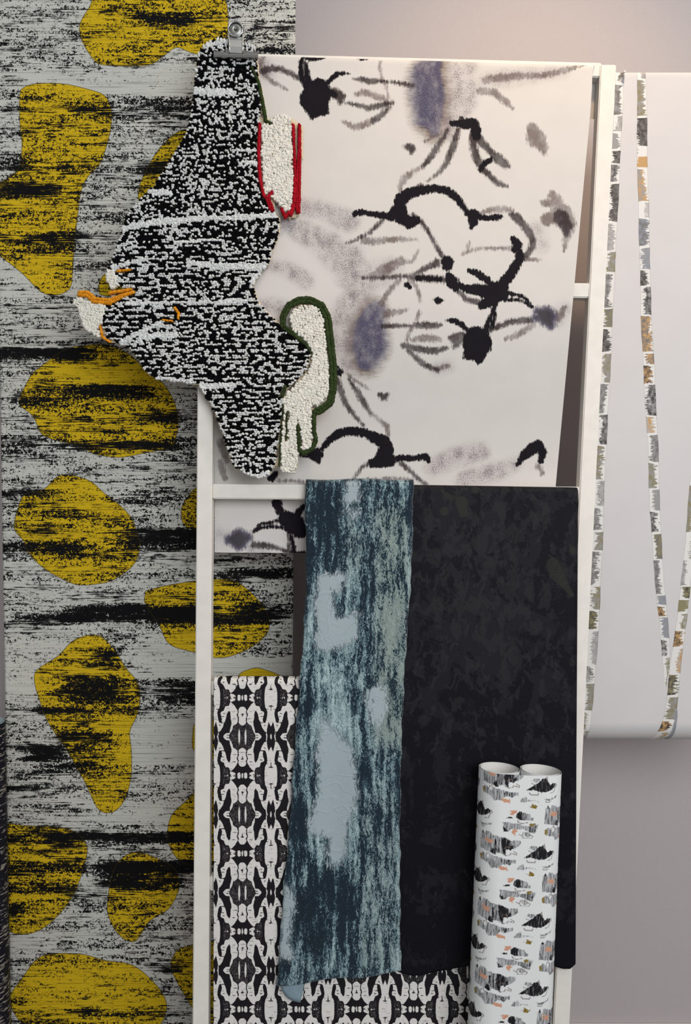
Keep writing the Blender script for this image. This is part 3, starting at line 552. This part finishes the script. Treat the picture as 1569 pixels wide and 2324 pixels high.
fattr(me, 'olv2', union(sd_stroke(X, Y, [(1255,1280,14),(1262,1300,16),(1285,1330,8),(1298,1350,5)], 20), sd_stroke(X, Y, [(1005,1115,4),(1025,1130,7)], 20), sd_stroke(X, Y, [(1010,1160,10)], 20), sd_stroke(X, Y, [(1048,1140,14),(1052,1165,9)], 20), sd_stroke(X, Y, [(1080,1112,9)], 20), sd_stroke(X, Y, [(1300,1250,9)], 20)))

# ================================================================== DOUBLE SCROLL ROLL
m = MB('rock_print_paper', .5); pc = m.attr('pc', 'Vector')
sk1 = m.noise(pc, (3.2, 26), 3, .6, .3); sk2 = m.noise(pc, (4, 5), 3, .6, .6, (2, 2, 2)); wob = m.mul(m.add(m.noise(pc, (5, 5), 2, .5, 0, (5, 5, 5)), -.5), 2.4)
pw = lin((222, 223, 223))
gcol = m.mix(m.ss(sk1, .38, .60), lin((74, 74, 78)), lin((178, 178, 180)))
bcol = m.mix(m.ss(sk1, .54, .7), lin((30, 29, 32)), lin((150, 148, 150)))
c = m.mix(m.mul(m.ss(m.add(m.attr('rg'), wob), .5, -.5), .9), pw, gcol); c = m.mix(m.ss(m.add(m.attr('rb'), wob), .5, -.5), c, bcol)
c = m.mix(m.ss(m.add(m.attr('ro'), wob), .5, -.5), c, m.mix(sk2, lin((188, 128, 100)), lin((214, 166, 140)))); c = m.mix(m.ss(m.add(m.attr('ry'), wob), .5, -.5), c, m.mix(m.ss(sk2, .4, .6), lin((118, 98, 44)), lin((146, 124, 62))))
c = m.mix(m.mul(m.ss(m.attr('rl'), .5, 0), .7), c, lin((110, 94, 88)))
gm = m.t.nodes.new('ShaderNodeNewGeometry'); c = m.mix(gm.outputs['Backfacing'], c, lin((222, 221, 217)))
ROCKM = m.col(c)
Rr = 47*.845/1000*1.0
top = (P(1133, 1745, -.060)+P(1228, 1745, -.060))/2; low = (P(1110, 2324, -.062)+P(1203.5, 2324, -.062))/2
ax = Vector(top-low).normalized(); topv = Vector(top); botv = topv-ax*((topv.z-.02)/ax.z)
Hgt = (topv-botv).length; sd = Vector((1, 0, 0)); sd = (sd-ax*sd.dot(ax)).normalized(); fr = ax.cross(sd).normalized()
if fr.y < 0: fr = -fr
half = Rr-.0011
path = []   # (x, y, s)
def spiral(sign):
    out = []; s = 0; prev = None; nT = 130
    for i in range(nT):
        a = math.pi*.55*i/60 if i < 60 else math.pi*.55+(2*math.pi*2.15-math.pi*.55)*(i-59)/(nT-60); r = Rr-.0011*a/math.pi*1.4
        x = sign*(half+r*math.sin(a)); y = -r*math.cos(a)+(r-Rr)*.0
        if prev: s += math.hypot(x-prev[0], y-prev[1])
        prev = (x, y); out.append((x, y, sign*(half+s)))
    return out
Rp = spiral(1); Lp = spiral(-1); flat = [(-half+2*half*i/84, -Rr, -half+2*half*i/84) for i in range(1, 84)]
path = Lp[::-1]+flat+Rp
pa = np.array(path); nr = int(Hgt/.0017); tt = np.linspace(0, 1, nr)
V = (np.array(topv)[None, None]+pa[None, :, 0, None]*np.array(sd)+pa[None, :, 1, None]*np.array(fr)-tt[:, None, None]*Hgt*np.array(ax))
me = mesh_np('paper_scroll', V.reshape(-1, 3), gridfaces(nr, len(pa)))
PXs = np.tile(1181+pa[:, 2]*1000/.845, (nr, 1)).ravel(); PYs = np.repeat(1763+tt*Hgt*1000/.845, len(pa))
PXs = PXs-(0)*PYs; vattr(me, 'pc', np.stack([PXs/100, PYs/100, 0*PXs], 1))
scr = link('paper_scroll', me, ROCKM); tag(scr, 'white wallpaper with sketched rock clusters rolled into a double scroll, standing before the black cloth', 'roll')
Tx, Ty = 890/6.276, 925/6.276*.985
zx = lambda x: 1060+x/6.276; zy = lambda y: 1700+y/6.276
def el(kind, pts, stroke=False): ELS.append((kind, pts, stroke))
ELS = []
el('g', [(175,1230),(205,1200),(240,1240),(260,1190),(330,1200),(360,1230),(450,1240),(500,1240),(620,1290),(680,1280),(735,1275),(745,1330),(700,1370),(640,1400),(560,1400),(540,1495),(470,1460),(330,1470),(240,1450),(165,1440),(165,1330)])
el('b', [(470,1250),(540,1255),(615,1300),(610,1420),(545,1400),(540,1495),(500,1440),(480,1370)]); el('b', [(330,1450),(360,1400),(400,1420),(410,1490),(350,1475)]); el('b', [(190,1215),(205,1190),(225,1230),(205,1245)]); el('b', [(385,1290),(410,1270),(420,1440),(395,1430)]); el('b', [(440,1260),(452,1260),(456,1440),(440,1440)])
el('b', [(640,1400),(545,1410),(530,1370),(600,1360),(650,1340)]); el('o', [(255,1250),(300,1290),(370,1290),(350,1350),(310,1345),(250,1325),(280,1310)]); el('o', [(232,1290),(260,1300),(300,1330),(260,1330)])
el('l', [(545,1490,3),(600,1480,3),(615,1455,3),(690,1475,3),(695,1455,3),(650,1430,3)], True); el('l', [(525,1400,2.5),(540,1370,2.5),(610,1380,2.5)], True)
el('g', [(185,1540),(210,1490),(250,1500),(275,1530),(300,1560),(340,1500),(420,1510),(540,1540),(610,1545),(680,1540),(685,1590),(640,1590),(600,1620),(560,1600),(500,1600),(470,1660),(350,1670),(300,1610),(230,1600),(190,1590)])
for x0 in (485, 520, 552, 580): el('b', [(x0, 1545), (x0+14, 1545), (x0+20, 1615), (x0+4, 1610)])
el('y', [(165,1530),(200,1510),(215,1560),(190,1580),(205,1600),(180,1590)]); el('o', [(455,1640),(520,1640),(550,1655),(560,1630),(585,1700),(555,1690),(500,1690),(465,1670)]); el('l', [(270,1530,3),(285,1490,3),(315,1480,3),(330,1510,3)], True)
el('b', [(790,1510),(860,1460),(960,1390),(1000,1345),(1050,1335),(1100,1400),(1120,1430),(1150,1400),(1210,1410),(1200,1450),(1120,1500),(1060,1520),(1000,1530),(880,1500),(830,1515)]); el('g', [(960,1390),(1000,1345),(1050,1335),(1095,1400),(1100,1480),(1040,1450),(1000,1420)])
el('g', [(850,1390),(885,1350),(960,1345),(970,1370),(920,1410),(885,1380)]); el('l', [(1050,1340,3),(1065,1310,3),(1080,1380,3)], True); el('l', [(1120,1535,3),(1180,1520,3),(1200,1460,3),(1230,1440,3),(1210,1410,3)], True); el('l', [(830,1540,3.4),(850,1565,3.4),(950,1565,3.4),(955,1540,3.4)], True); el('l', [(860,1415,3),(895,1425,3)], True)
el('g', [(1035,1605),(1090,1615),(1180,1595),(1240,1565),(1220,1605),(1170,1620),(1110,1640),(1060,1640)]); el('l', [(1060,1650,3),(1090,1660,3),(1130,1650,3)], True)
el('g', [(700,1675),(730,1620),(760,1610),(785,1590),(805,1620),(800,1650),(840,1635),(900,1635),(975,1660),(930,1650),(850,1650),(790,1670)]); el('y', [(830,1720),(870,1725),(880,1680),(905,1700),(960,1715),(930,1750),(880,1750)])
el('b', [(660,970),(670,920),(710,885),(760,900),(775,1000),(730,1005),(690,990)]); el('g', [(760,900),(850,920),(870,960),(910,965),(900,1000),(820,1000),(775,1005)]); el('b', [(530,985),(570,965),(615,970),(620,990)]); el('o', [(560,890),(600,880),(680,875),(665,910),(620,940),(570,930),(600,910)])
el('g', [(470,1035),(560,1035),(620,1055),(720,1050),(760,1080),(870,1075),(975,1045),(960,1110),(925,1180),(850,1160),(760,1120),(700,1130),(600,1130),(560,1170),(490,1150),(485,1100),(500,1080)]); el('b', [(485,1105),(520,1120),(565,1165),(500,1165)])
for x0 in (860, 895, 930): el('b', [(x0, 1075), (x0+14, 1075), (x0+2, 1165), (x0-14, 1155)])
el('y', [(845,1065),(870,1040),(905,1045),(940,1040),(900,1075),(860,1085)]); el('o', [(615,1145),(650,1125),(700,1150),(665,1180),(660,1215),(640,1195),(615,1190)]); el('l', [(715,1200,3),(760,1215,3),(770,1170,3),(830,1170,3),(905,1215,3),(880,1245,3),(760,1245,3),(775,1230,3)], True); el('g', [(775,1175),(830,1170),(880,1210),(830,1235),(790,1215)])
el('l', [(690,1010,3),(690,1030,3),(750,1050,3),(830,1030,3)], True)
F = {c: np.full(PXs.shape, 20.) for c in 'gboyl'}
vis = (np.abs(PXs-1181) < 170)
Xv, Yv = PXs[vis], PYs[vis]; G = {c: np.full(Xv.shape, 20.) for c in 'gboyl'}
for i in range(-2, 3):
    for j in range(-6, 8):
        ox = i*Tx; oy = j*Ty-i*.5*Ty*.9-(0)
        if abs(i) % 2 == 0: oy = j*Ty-(i//2)*Ty*.9*0
        else: oy = j*Ty-(.44*Ty if i > 0 else -.44*Ty)
        if 1700+1190/6.276+oy > Yv.max()+100 or 1700+1750/6.276+oy < Yv.min()-60: continue
        for kind, pts, stroke in ELS:
            if stroke: d = sd_stroke(Xv, Yv, [(zx(a)+ox, zy(b)+oy, (r+.8)/6.276) for a, b, r in pts], 6)
            else: d = sd_poly(Xv, Yv, [(zx(a)+ox, zy(b)+oy) for a, b in pts], 6)
            G[kind] = np.minimum(G[kind], d)
for c_, nm in zip('gboyl', ('rg', 'rb', 'ro', 'ry', 'rl')):
    F[c_][vis] = G[c_]; fattr(me, nm, F[c_])

# ================================================================== SMALL BLACK ROLL AT THE LEFT EDGE
m = MB('dark_striped_paper', .5); o_ = m.obj(); n = m.t.nodes.new('ShaderNodeTexNoise'); m.put(n.inputs['Vector'], m.vmul(o_, (60, 60, 260))); n.inputs['Scale'].default_value = 1; n.inputs['Detail'].default_value = 3
gm = m.t.nodes.new('ShaderNodeNewGeometry'); c = m.mix(m.ss(n.outputs[0], .56, .62), lin((24, 25, 34)), lin((140, 134, 126))); DARKM = m.col(m.mix(gm.outputs['Backfacing'], lin((170, 186, 186)), c))
ctr = PW(-34, 1640, .12); rr = .041; z1 = ctr[2]; V = []; ns = 90
zr = np.linspace(0.001, z1, 30); ang = np.linspace(0, 2*math.pi*2.1, ns*2); rad = rr-.0012*ang/(2*math.pi)
V = np.array([[(ctr[0]+r*math.cos(-a), ctr[1]+r*math.sin(-a), z) for a, r in zip(ang, rad)] for z in zr[::-1]])
me = mesh_np('dark_paper_roll', V.reshape(-1, 3), gridfaces(len(zr), len(ang))); o = link('dark_paper_roll', me, DARKM)
tag(o, 'dark striped paper roll with pale inside at the left edge of the picture', 'roll')

# ================================================================== TUFTED WOOL RUG
rug = empty('tufted_rug', tuple(P(535, 130, -.014)))
tag(rug, 'shaggy black and white flecked wool hanging with red, green outlines, held by a steel clip', 'wall hanging')
BODY = [(480,95),(510,92),(525,98),(552,100),(575,106),(585,135),(588,165),(592,200),(594,240),(592,280),(590,330),(592,400),(600,440),(615,470),(635,495),(638,515),(630,545),(618,575),(612,600),(590,625),(576,650),(585,680),(605,705),(625,725),(640,738),(660,755),(690,775),(705,800),(705,820),(695,845),(675,865),(655,880),(645,895),(642,930),(637,980),(630,1020),(626,1060),(610,1078),(590,1088),(560,1078),(530,1060),(515,1020),(505,985),(485,935),(470,910),(462,895),(450,875),(410,868),(355,862),(330,845),(310,810),(290,790),(265,780),(240,765),(232,740),(232,700),(245,680),(275,660),(275,650),(262,640),(250,600),(262,565),(275,530),(278,515),(285,490),(310,460),(330,440),(350,420),(375,380),(400,340),(420,310),(430,275),(438,230),(440,200),(443,150),(455,115)]
MUZ = [(168,685),(180,676),(200,686),(222,694),(242,694),(234,720),(230,745),(234,770),(215,760),(195,745),(185,725),(180,705)]
TOOTH = [(245,616),(262,616),(268,650),(252,658),(245,640)]
EAR = [(596,285),(612,280),(628,266),(645,265),(661,275),(664,330),(667,400),(664,440),(658,478),(645,478),(636,462),(628,458),(612,442),(603,440),(598,400),(594,340)]
HAND = [(660,722),(666,705),(690,694),(718,698),(733,720),(738,780),(743,830),(746,870),(743,900),(722,920),(706,916),(708,950),(708,1000),(700,1022),(685,1020),(680,980),(678,940),(672,945),(672,1000),(676,1060),(665,1072),(640,1070),(640,1000),(645,900),(665,880),(690,858),(708,835),(711,800),(690,772),(665,748)]
ORG_S = [[(182,667,7),(200,668,7),(215,682,7),(250,686,7),(280,672,5),(306,664,4)],[(250,666,4),(300,658,4)],[(268,616,3),(298,614,3)],[(398,700,3.5),(407,712,3.5),(405,726,3)],[(370,727,2.5),(395,730,2.5)],[(229,740,2.5),(233,765,3),(252,778,3)]]
RED_S = [[(590,284,4),(588,350,4),(591,410,4),(601,450,4)],[(666,286,4),(668,340,3.5),(671,400,4),(669,460,5),(660,490,5)],[(680,286,4),(680,350,4.5),(677,420,6),(677,485,5)],[(640,476,4),(648,494,4),(658,482,4)],[(618,438,4),(608,452,5),(616,474,6),(622,482,3)]]
GRN_S = [[(572,155,3),(588,190,4),(598,240,4),(604,276,4),(618,284,3)],[(643,742,6),(643,718,7),(656,694,7),(680,682,8),(706,682,8),(730,694,8),(744,722,8),(750,775,8),(757,835,8),(757,880,8),(750,914,8),(724,934,8),(714,930,6)],[(714,935,5),(713,975,5),(717,1000,5),(710,1018,5),(690,1031,5),(680,1022,4),(677,965,4)],[(648,745,6),(668,760,5),(696,784,4),(707,802,3)],[(648,878,4),(640,900,4)],[(644,920,1.8),(638,985,1.8),(634,1060,1.8)],[(652,935,1.8),(650,1000,1.5)]]
CREAM = [(585, 262), (616, 268), (640, 258), (668, 268), (690, 285), (690, 350), (684, 430), (684, 492), (655, 502), (640, 480), (628, 462), (622, 488), (600, 480), (580, 440), (560, 300)]
def rugoff(px, py): return -.0125-.001*np.sin(px/60+py/110)-.010*np.clip(1-np.abs(px-480)/900, 0, 1)*0 - .003*sst(300, 900, py)
def fields(X, Y):
    b = sd_poly(X, Y, BODY, 60); wh = union(sd_poly(X, Y, MUZ), sd_poly(X, Y, TOOTH), sd_poly(X, Y, EAR), sd_poly(X, Y, HAND))
    og = union(*[sd_stroke(X, Y, s) for s in ORG_S]); rd = union(*[sd_stroke(X, Y, s) for s in RED_S]); gr = union(*[sd_stroke(X, Y, s) for s in GRN_S]); return b, wh, og, rd, gr
# canvas backing
gx = np.arange(160, 775, 4.); gy = np.arange(86, 1096, 4.); GX, GY = np.meshgrid(gx, gy); fl_ = fields(GX, GY); dd = union(*fl_, sd_poly(GX, GY, CREAM, 40)+2)
msk = dd < 1.5; Vv = P(GX, GY, rugoff(GX, GY)); fc = gridfaces(*GX.shape); keep = msk.ravel()[fc].all(1); fc = fc[keep]; used, inv = np.unique(fc.ravel(), return_inverse=True)
me = mesh_np('backing', Vv.reshape(-1, 3)[used], inv.reshape(-1, 4)); CANV = plain('cream_canvas', (206, 190, 160), .9, nscale=300)
bk = link('backing', me, CANV, rug); md = bk.modifiers.new('thickness', 'SOLIDIFY'); md.thickness = .0022; md.offset = -1; tag(bk, 'cream canvas backing')
bmi = bmesh.new(); bmesh.ops.create_icosphere(bmi, subdivisions=1, radius=1); IV = np.array([v.co for v in bmi.verts]); IF = np.array([[v.index for v in f.verts] for f in bmi.faces]); bmi.free()
bmi = bmesh.new(); bmesh.ops.create_icosphere(bmi, subdivisions=2, radius=1); IV2 = np.array([v.co for v in bmi.verts]); IF2 = np.array([[v.index for v in f.verts] for f in bmi.faces]); bmi.free()
def tufts(name, px, py, rx, ry, rz, cols, ang, mat, lab=None, lift=0, IVx=IV, IFx=IF):
    n = len(px); c = P(px, py, rugoff(px, py)-.0022-lift); s = .84/1000
    ca, sa = np.cos(ang), np.sin(ang); L = IVx[None]*np.stack([rx*s, rz*s, ry*s], -1)[:, None]
    L = L*(1+.12*rng.standard_normal((n, len(IVx), 1)))
    X = L[..., 0]*ca[:, None]-L[..., 2]*sa[:, None]; Z = L[..., 0]*sa[:, None]+L[..., 2]*ca[:, None]
    V = c[:, None]+np.stack([X, L[..., 1]-.0025, Z], -1)
    Fx = (IFx[None]+(np.arange(n)*len(IVx))[:, None, None]).reshape(-1, 3)
    me = mesh_np(name, V.reshape(-1, 3), Fx); cattr(me, 'tc', np.repeat(cols, len(IVx), 0)); o = link(name, me, mat, rug); o['kind'] = 'stuff'
    if lab: o['label'] = lab
    return o
m = MB('wool_yarn', .95); n = m.t.nodes.new('ShaderNodeTexNoise'); m.put(n.inputs['Vector'], m.obj()); n.inputs['Scale'].default_value = 900; m.bump(n.outputs[0], .5, .001)
m.b.inputs['Specular IOR Level'].default_value = .08; YARN = m.col(m.attr('tc', 'Color'))
def rows(x0, x1, y0, y1, sx, sy, tilt):
    r = np.arange(y0, y1, sy); c = np.arange(x0, x1, sx); C, R = np.meshgrid(c, r); idx = np.repeat(np.arange(len(r))[:, None], len(c), 1)
    C = C+(idx % 2)*sx*.5+rng.normal(0, sx*.22, C.shape); Rr_ = R+tilt(C, R)+rng.normal(0, sy*.12, C.shape); return C.ravel(), Rr_.ravel(), idx.ravel(), np.tile(np.arange(len(c)), len(r))
tl = lambda x, y: -12*np.sin((x-300)/260)+4*np.sin(x/47+y/60)+3*np.sin(x/23+y/35)
def dog(h, w, lx, ly, seed):
    n = np.random.default_rng(seed).standard_normal((h, w)); fy, fx = np.fft.fftfreq(h)[:, None], np.fft.rfftfreq(w)[None]
    q = (fx*lx)**2+(fy*ly)**2; f = np.fft.irfft2(np.fft.rfft2(n)*q*np.exp(-q*1.4), (h, w)); return f/f.std()
NA = dog(560, 340, 6.6, 6.0, 1); NB = dog(560, 340, 11., 5.6, 2)     # two-pixel cells: woven flecks, and rows
C, R, I, J = rows(160, 770, 60, 1120, 4.3, 4.3, lambda x, y: 0*x)
b, wh, og, rd, gr = fields(C, R); inb = (b < -1.5) & (wh > 1) & (og > 1) & (rd > 1) & (gr > 1)
yy = R-tl(C, R); ci = np.clip(((C-150)/2).astype(int), 0, 339); ri = np.clip((yy-20)/2, 0, 559).astype(int)
wr = sst(480, 640, R)*.7+.3; rowc = .8*np.cos(2*math.pi*yy/12.6); lowf = dog(560, 340, 60, 20, 5)
val = .5+.25*((1-wr)*NA[ri, ci]+wr*NB[ri, ci]+rowc*wr-.1+.22*lowf[ri, ci])
LINES = [[(278,520,6),(360,506,6),(460,497,6),(560,495,5),(630,490,5)],[(445,208,7),(480,212,8),(525,212,7)],[(430,598,5),(500,606,7),(590,608,7),(610,606,7)],[(335,436,6),(385,441,6)],[(545,345,3),(590,343,3)],[(550,372,3),(592,372,3)],[(320,765,5),(400,762,5)],[(455,876,6),(530,876,5)],[(450,110,7),(480,100,8),(505,96,6)],[(262,540,3),(275,545,3)],[(575,640,6),(612,602,5)],[(265,785,4),(300,765,4),(340,745,4),(370,735,3)],[(355,860,4),(440,868,4)],[(530,1066,4),(580,1082,4),(620,1070,3)],[(400,552,2.5),(500,545,2.5)],[(255,610,4),(290,600,4),(330,590,3)],[(290,690,4),(400,688,3),(560,685,3)],[(440,125,4),(445,170,4)]]
lw = union(*[sd_stroke(C, R, s) for s in LINES]) < 0
white = (val > .53) | lw
jit = rng.random(len(C)); kk_ = inb
wc = np.array(lin((214, 215, 214))[:3]); bc_ = np.array(lin((9, 9, 12))[:3])
colr = np.where(white[:, None], wc*(.82+.3*jit[:, None]), bc_*(.6+.9*jit[:, None]))
for nm, sel, lab in (('white_yarn_pile', kk_ & white, 'white looped yarn'), ('black_yarn_pile', kk_ & ~white, 'black looped yarn')):
    q = sel; nq = q.sum(); W_ = nm[0] == 'w'
    tufts(nm, C[q], R[q], np.full(nq, 3.3 if W_ else 3.6)*(.8+.45*rng.random(nq))*np.where(lw[q], 1.5, 1.), np.full(nq, 2.5 if W_ else 3.2)*(.85+.4*rng.random(nq))*np.where(lw[q], 1.4, 1.), (4.4 if W_ else 4.0)*(.8+.5*rng.random(nq)), colr[q], rng.normal(.05, .5, nq), YARN, lab, .0006 if W_ else 0, IV2 if W_ else IV, IF2 if W_ else IF)
C, R, I, J = rows(160, 770, 240, 1100, 5.0, 4.8, lambda x, y: 2*np.sin(x/9+y/7)); b, wh, og, rd, gr = fields(C, R)
q = (wh < .5) & (og > 1) & (rd > 1) & (gr > 1.5); nq = q.sum(); j = rng.random((nq, 1))
tufts('white_patch_pile', C[q], R[q], 5.2*(.7+.6*rng.random(nq)), 4.0*(.7+.6*rng.random(nq)), 6.0*(.8+.4*rng.random(nq)), np.array(lin((226, 222, 212))[:3])*(.94+.1*j), rng.normal(0, .9, nq), YARN, 'cream white yarn of ear, muzzle and hand', 0, IV2, IF2)
def trim(nm, S, colr, lab, lim=1.):
    px, py, an, rr_ = [], [], [], []
    for s in S:
        for (ax_, ay, ar), (bx, by, br) in zip(s[:-1], s[1:]):
            L = math.hypot(bx-ax_, by-ay); k = max(1, int(L/2.6)); a = math.atan2(-(by-ay), bx-ax_); lanes = 2 if max(ar, br) >= 6 else 1
            for i in range(k):
                t = i/k; r = ar+t*(br-ar)
                for l in range(lanes):
                    o_ = (l-.5)*r*.95 if lanes == 2 else 0
                    px.append(ax_+t*(bx-ax_)-math.sin(-a)*o_+rng.normal(0, .3)); py.append(ay+t*(by-ay)+math.cos(a)*o_+rng.normal(0, .3)); an.append(a+.6); rr_.append(r*(.62 if lanes == 2 else 1))
    px, py, an, rr_ = map(np.array, (px, py, an, rr_)); n = len(px)
    tufts(nm, px, py, np.maximum(rr_*1.25, 2.), np.maximum(rr_*.95, 1.7), np.full(n, 5.6), np.array(lin(colr)[:3])*(.75+.5*rng.random((n, 1))), an, YARN, lab, .001, IV2, IF2)
trim('red_trim', RED_S, (158, 20, 34), 'red yarn outline'); trim('green_trim', GRN_S, (50, 62, 34), 'dark green yarn outline'); trim('orange_trim', ORG_S, (214, 140, 34), 'orange yarn outline')
# fringe of loose loops at the neck
qx = np.array([470, 478, 486, 494, 502, 510, 516, 463, 457, 452, 566, 572, 578, 560]); qy = np.array([102, 97, 94, 93, 93, 95, 99, 108, 116, 126, 105, 108, 112, 104])
qc = np.where((rng.random(14) < .55)[:, None], wc, bc_); tufts('loose_loops', qx, qy, np.full(14, 3.), np.full(14, 8.), np.full(14, 6.), qc, np.linspace(-.6, .5, 14), YARN, None, .002)

# ================================================================== BULLDOG CLIP
STEEL = plain('polished_steel', (190, 190, 186), .22, metal=1, nscale=30, var=.04, bump=0); STEEL2 = plain('brushed_steel', (150, 150, 146), .38, metal=1, nscale=80, var=.05, bump=.05)
clip = empty('bulldog_clip', tuple(P(535, 124, -.03))); tag(clip, 'steel bulldog clip gripping the shaggy wool hanging at the top rung', 'clip')
def clipsect(name, x0, x1, sect, mat, off0):
    bm = bmesh.new(); rws = []
    for (py, o_) in sect: rws.append([bm.verts.new(P(x0, py, off0+o_)), bm.verts.new(P(x1, py+1.6, off0+o_))])
    for i in range(len(rws)-1): bm.faces.new([rws[i][0], rws[i+1][0], rws[i+1][1], rws[i][1]])
    bmesh.ops.recalc_face_normals(bm, faces=bm.faces); me = bpy.data.meshes.new(name); bm.to_mesh(me); bm.free(); o = link(name, me, mat, clip, False)
    md = o.modifiers.new('thickness', 'SOLIDIFY'); md.thickness = .0012; return o
clipsect('jaw', 485, 586, [(116, -.002), (119, -.008), (124, -.010), (129, -.008), (132, -.003), (133, .002)], STEEL2, -.022)
clipsect('lever', 521, 551, [(119, -.009), (105, -.008), (90, -.004), (76, .001), (62, .004)], STEEL, -.022)
tube('lever_edge', [P(521, 119, -.032), P(521, 100, -.030), P(519, 80, -.025), P(519, 64, -.022)], .0018, STEEL, clip, 8); tube('lever_edge', [P(551, 119, -.032), P(551, 100, -.030), P(552, 80, -.025), P(553, 64, -.022)], .0018, STEEL, clip, 8)
cc = P(535, 67, -.024); ring = [(cc[0]+.0145*math.cos(t), cc[1]-.002, cc[2]+.0145*math.sin(t)) for t in np.linspace(0, 2*math.pi, 33)[:-1]]; tube('ring', ring, .0019, STEEL, clip, 8, closed=True)
bm = bmesh.new(); segs = 32; prof = [(.0035, .0), (.0045, -.0016), (.0085, -.0016), (.0105, -.0004), (.0140, -.0008), (.0145, .001)]
vv = [[bm.verts.new((cc[0]+r*math.cos(2*math.pi*k/segs), cc[1]+y, cc[2]+r*math.sin(2*math.pi*k/segs))) for k in range(segs)] for r, y in prof]
for i in range(len(prof)-1):
    for k in range(segs): bm.faces.new([vv[i][k], vv[i][(k+1) % segs], vv[i+1][(k+1) % segs], vv[i+1][k]])
bmesh.ops.recalc_face_normals(bm, faces=bm.faces); me = bpy.data.meshes.new('disc'); bm.to_mesh(me); bm.free(); link('disc', me, STEEL2, clip); 
clipsect('rear_plate', 500, 572, [(140, .0), (128, -.0), (112, .0), (98, .002)], STEEL2, .040)
clipsect('spring_bridge', 512, 560, [(119, -.030), (112, -.026), (110, -.0), (112, .038), (116, .040)], STEEL2, .0)

# small pin at the top of the birch paper
pin = tube('map_pin', [PW(1418, 163, YBI-.009), PW(1418, 163, YBI+.001)], [.0026, .0018], plain('pin_plastic', (236, 232, 224), .3, bump=0), None, 10)
tag(pin, 'tiny white pin at the top edge of the birch wallpaper', 'pin')
